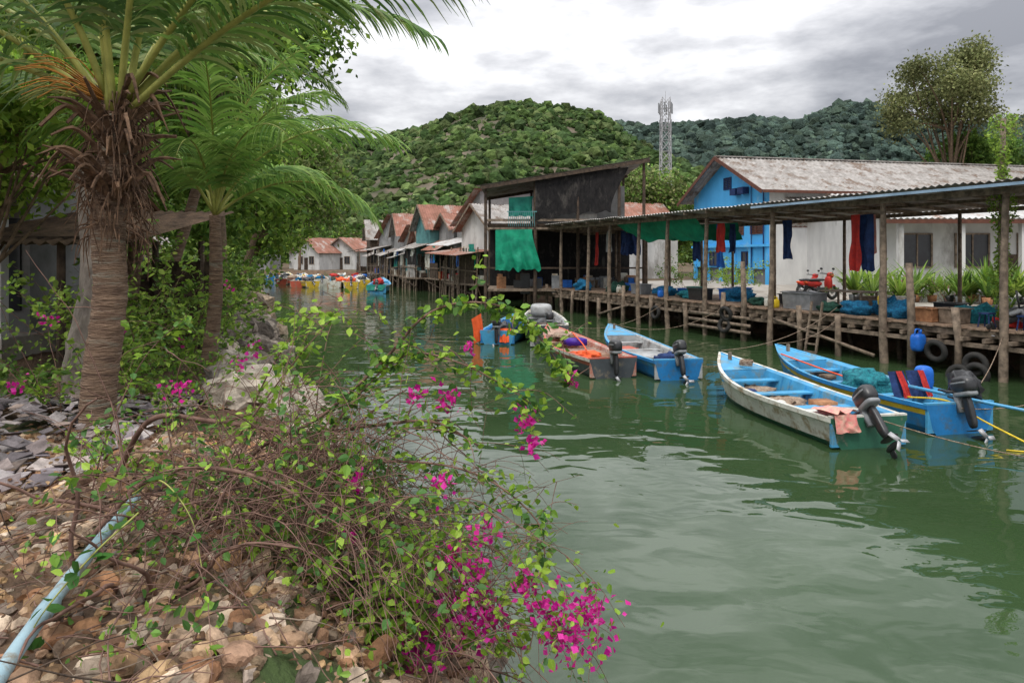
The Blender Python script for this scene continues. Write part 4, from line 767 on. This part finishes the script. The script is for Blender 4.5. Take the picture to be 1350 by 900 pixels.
# ------------------------------------------------------------ boats
def boat(name,stern,bow,beam,c,fb=.5,bowh=.42,eng=True,seats=(.28,.52,.72),fore=.8,tilt=.7,roll=0):
    e=empty(name); d=Vector(bow)-Vector(stern); L=d.length; T=Matrix.Translation((stern[0],stern[1],0))@Matrix.Rotation(math.atan2(-d.x,d.y),4,'Z')@Matrix.Rotation(roll,4,'Y')
    n=22; rows=[]
    for i in range(n+1):
        t=i/n; w=beam/2*(.80+.2*math.sin(min(t/.45,1)*math.pi/2)) if t<.45 else beam/2*max(.02,1-((t-.45)/.55)**2.3)
        zs=fb+bowh*max(0,(t-.35)/.65)**2+.04*(1-t); zk=-.22+.35*max(0,(t-.65)/.35)**2.2; H=zs-zk; fl=max(.06,zk+.2); rk=.55*t**7
        iw=max(.0,w-.05)
        prof=[(0,zk),(.62*w,zk+.1*H),(.86*w,zk+.42*H),(.95*w,zs-.2),(w,zs-.1),(w+.03,zs-.08),(w+.03,zs),(iw,zs),(iw*.93,zs-.05),(iw*.8,max(fl,zs-.42)),(iw*.72,fl),(0,fl-.01)]
        rows.append([(x,t*L-rk*(1-(z-zk)/H),z) for x,z in prof])
    m=[c['bot'],c['bot'],c['side'],c['stripe'],c['rim'],c['rim'],c['top'],c['in'],c['in'],c['in'],c['floor']]
    mb=MB(T)
    for sg in(1,-1):
        for k in range(11):
            vs=[];fs=[]
            for i in range(n+1): vs+=[(rows[i][k][0]*sg,*rows[i][k][1:]),(rows[i][k+1][0]*sg,*rows[i][k+1][1:])]
            for i in range(n): f=(2*i,2*i+1,2*i+3,2*i+2); fs.append(f if sg==1 else f[::-1])
            mb.add(vs,fs,m[k])
    tr=[(x,-.0,z) for x,y,z in rows[0][:7]]; tp=[(-x,y,z) for x,y,z in tr[::-1][:-1]]; poly=tr+tp; mb.add(poly,[tuple(range(len(poly)))],c.get('tr',c['side'])); 
    z0=rows[0][6][2]; w0=rows[0][6][0]; mb.bb((-w0+.02,.004,.04),(w0-.02,.06,z0-.005),c['in']); mb.bb((-w0,.0,z0-.003),(w0,.09,z0+.03),c['top'])
    mb.obj('hull',e)
    mb=MB(T)
    for t in seats:
        i=int(t*n); w=rows[i][7][0]; mb.box((0,t*L,rows[i][6][2]-.16),(2*w*.95,.26,.035),c['seat'])
    i0=int(fore*n)
    for i in range(i0,n):
        a=rows[i][7];b=rows[i+1][7]; q=.02; mb.add([(-a[0],a[1],a[2]-q),(a[0],a[1],a[2]-q),(b[0],b[1],b[2]-q),(-b[0],b[1],b[2]-q)],[(0,1,2,3)],c['fore'])
    a=rows[i0][7]; mb.bb((-a[0]*.9,a[1],.1),(a[0]*.9,a[1]+.03,a[2]-.03),c['in'])
    i=n-2; mb.box((0,rows[i][7][1],rows[i][7][2]+.06),(.07,.07,.2),WOOD)
    for k in range(9):
        t=.08+.08*k; i=int(t*n); yy=t*L; ww=rows[i][10][0]; mb.box((0,yy,.08),(2*ww,.04,.05),c['in'])
        for sg in(-1,1): p=rows[i][9]; q=rows[i][8]; mb.beam((sg*(p[0]-.02),p[1],p[2]),(sg*(q[0]-.02),q[1],q[2]),.045,.05,c['in'])
    mb.obj('thwarts_and_foredeck',e)
    if eng:
        mb=MB(T@Matrix.Translation((0,-.05,fb+.02))); outboard(mb,-tilt); mb.obj('outboard_motor',e,True)
    return e,T,L
def stuff(e,T,items,name='gear'):
    mb=MB(T)
    for it in items:
        k=it[0]
        if k=='b': mb.blob(it[1],it[2],it[3],.3,2.5)
        if k=='x': mb.box(it[1],it[2],it[3])
        if k=='c': mb.cloth(it[1],it[2],it[3],it[4],.03,2,14,10)
        if k=='r': mb.rbox(it[1],it[2],it[3],4)
        if k=='t': mb.tube(cr(it[1],6),it[2],it[2],it[3],6)
        if k=='o':
            for q in range(4): mb.torus((it[1][0]+U(-.02,.02),it[1][1]+U(-.02,.02),it[1][2]+q*.03),it[2],.018,(U(-.1,.1),U(-.1,.1),1),it[3],20,6)
    mb.obj(name,e,True)
e,T,L=boat('fishing_boat',(6.15,11.75),(5.25,17.2),1.75,dict(bot=PG,side=PW,stripe=PW,rim=PW,top=PW,**{'in':PLB},floor=PB,seat=PLB,fore=PLB,tr=PG),.5,.4,tilt=.75)
PILE=mat('tangled_net_tan',(.45,.36,.27),(.2,.12,.08),16,.9,1,50)
stuff(e,T,[('b',(-.1,2.6,.22),(.45,.7,.14),PILE),('b',(.05,3.7,.25),(.35,.5,.12),PILE),('x',(.3,1.75,.3),(.4,.36,.3),CRATE),('c',(-.72,.6,.60),(.5,.1,.0),(.02,-.66,.05),PINKC),('c',(-.70,-.07,.61),(.46,0,0),(.02,-.03,-.3),PINKC),('b',(-.35,.5,.5),(.25,.25,.09),PINKC),('o',(.1,4.4,.75),.14,PILE),('x',(.0,1.1,.42),(1.3,.2,.03),PW),('b',(-.1,1.3,.2),(.3,.35,.1),ORANGE),('b',(-.4,3.2,.3),(.15,.3,.1),BLUED),('r',(-.45,2.0,.3),(.18,.18,.26),PW)])
e,T,L=boat('fishing_boat',(8.35,12.7),(7.2,18.6),1.75,dict(bot=PB,side=PB,stripe=PY,rim=PB,top=PLB,**{'in':PLB},floor=PT,seat=PLB,fore=PLB),.52,.4,tilt=.3)
stuff(e,T,[('b',(.1,2.6,.45),(.5,.55,.28),NETT),('c',(-.55,1.2,.98),(.42,.0,.0),(.05,-.15,-.5),BLUED),('c',(-.1,1.25,.98),(.4,.0,.0),(.05,-.15,-.5),BLUED),('c',(-.4,1.16,.99),(.14,0,0),(.05,-.2,-.5),REDC),('c',(.1,1.16,.99),(.14,0,0),(.05,-.2,-.5),REDC),('x',(-.3,3.6,.3),(.5,.8,.08),PT),('x',(.2,4.3,.35),(.3,.6,.1),WOOD),('r',(.65,1.6,.75),(.32,.3,.5),BLUEP),('b',(.5,.4,.75),(.26,.3,.3),BLACKP),('t',[(-.3,1,.5),(0,.3,.55),(.2,-.3,.3),(.4,-1.2,.02)],.018,ROPEY),('t',[(-.5,5,.8),(0,4,.55),(.3,3,.4)],.02,ORANGE)])
e,T,L=boat('fishing_boat',(4.45,18.2),(3.45,24.2),1.65,dict(bot=PB,side=PB,stripe=PLB,rim=PB,top=PLB,**{'in':PGR},floor=PGR,seat=PGR,fore=PLB),.5,.42,tilt=.35)
stuff(e,T,[('x',(0,2.6,.35),(1.1,1.6,.05),PGR),('b',(.1,.9,.4),(.4,.3,.2),BLUED),('b',(-.2,3.8,.3),(.4,.5,.1),PR)])
e,T,L=boat('fishing_boat',(2.75,18.5),(1.3,24.3),1.65,dict(bot=PK,side=PK,stripe=PR,rim=PW,top=PR,**{'in':PRO},floor=PRO,seat=PT,fore=PT),.5,.42,tilt=.1)
stuff(e,T,[('x',(.1,3.4,.58),(.62,.5,.2),PURP),('b',(-.1,1.8,.4),(.4,.5,.1),ORANGE),('b',(0,4.6,.62),(.35,.5,.1),PILE),('x',(0,2.3,.4),(1.1,1.4,.04),PT),('t',[(-.3,1.3,.6),(0,2.5,.65),(.2,4,.8)],.02,ORANGE)])
e,T,L=boat('fishing_boat',(1.35,24.8),(1.2,30.5),1.7,dict(bot=PK,side=PK,stripe=PGR,rim=PGR,top=PW,**{'in':PGR},floor=PGR,seat=PGR,fore=PW),.75,.4,tilt=.1)
stuff(e,T,[('r',(0,4.2,1.05),(.9,.9,.5),PGR),('b',(0,1.5,.6),(.5,.5,.3),BLACKP)])
e,T,L=boat('fishing_boat',(-.55,25.6),(.3,30.2),1.6,dict(bot=PB,side=PLB,stripe=PLB,rim=PW,top=PLB,**{'in':PB},floor=PB,seat=PLB,fore=PLB),.45,.4,tilt=.1)
stuff(e,T,[('t',[(-.65,.2,.4),(-.66,.2,1.5)],.02,WOOD),('c',(-.66,.2,1.15),(-.4,-.1,-.25),(.12,0,-.95),ORANGE),('c',(.1,.1,.6),(.4,0,0),(0,-.2,-.5),ORANGE),('b',(0,.9,.5),(.35,.4,.25),BLACKP),('b',(0,2.2,.4),(.4,.5,.2),BLUED)])
e,T,L=boat('fishing_boat',(-12.0,60.5),(-12.6,66.5),2.0,dict(bot=PG,side=PLB,stripe=PLB,rim=PW,top=PLB,**{'in':PLB},floor=PG,seat=PW,fore=PLB),.7,.6)
stuff(e,T,[('c',(-.9,.0,.8),(1.5,0,0),(0,-.1,-.5),TEALT),('b',(0,2,.9),(.5,.7,.4),REDC)])
cl=[PB,PLB,PW,PR,PGR,PY,PW]
for i,(x,y,a_) in enumerate([(-16.5,70,1.8),(-18.5,71,1.5),(-21,72,2.1),(-23,73,1.7),(-16.5,76,1.9),(-19,78,1.4),(-22,79,1.9),(-24.5,80,1.5),(-27,80,1.3),(-20,84,1.2),(-27,86,1.7),(-24,88,1.3),(-30,90,1.8),(-22,91,1.2),(-33,93,1.6),(-19,88,.6)]):
    A=a_; c1=random.choice(cl); e,T,L=boat('moored_boat',(x,y),(x+5*math.cos(A),y+5*math.sin(A)),1.8,dict(bot=PK,side=c1,stripe=PW,rim=c1,top=PW,**{'in':random.choice([PLB,PT,PW])},floor=PGR,seat=PW,fore=random.choice(cl)),.65,.5,eng=i%2==0)
    stuff(e,T,[('b',(0,2.2,.7),(.5,.7,.35),random.choice([REDC,NETB,ORANGE,BLACKP,PILE])),('x',(0,3.4,.8),(.7,.6,.5),random.choice([PW,GREYP,BLUEP,CRATE]))])
mb=MB()
def rope(a,b,sag,r,m):
    a=Vector(a);b=Vector(b); mb.tube([a.lerp(b,t/12)-Vector((0,0,sag*4*(t/12)*(1-t/12))) for t in range(13)],r,r,m,5)
for a,b,sg in [((5.25,17.1,.95),dk(-.2,5.6,1.6),.3),((7.2,18.5,.95),dk(-.2,5.6,1.2),.2),((3.45,24.1,.95),dk(-.2,11.2,1.2),.5),((1.3,24.2,.95),dk(-.2,15,1.2),.6),((8.6,12.9,.6),dk(-.2,.4,1.2),.2),((4.6,18.3,.5),(6.2,20.2,.1),.1),((8.3,12.6,.5),(12.5,14.0,1.1),.3),((6.3,11.8,.5),(8.4,11.2,.02),.05)]: rope(a,b,sg,.010,PILE)
mb.obj('mooring_ropes',None,True)
mb=MB(); mb.tube([(7.9,13.6,.72),(8.6,12.8,.62),(10.6,11.0,.35)],.035,.028,PLB,8); mb.obj('blue_boat_pole',None,True)
mb=MB(); rope((8.4,11.6,.012),(11,10.6,.012),0,.012,ROPEY); mb.obj('floating_rope',None,True)
jug('blue_jerrycan',DT@Matrix.Translation((-.4,2.6,.55))@Matrix.Scale(1.5,4),BLUEP)
print('faces',sum(len(o.data.polygons) for o in scene.objects if o.type=='MESH'))
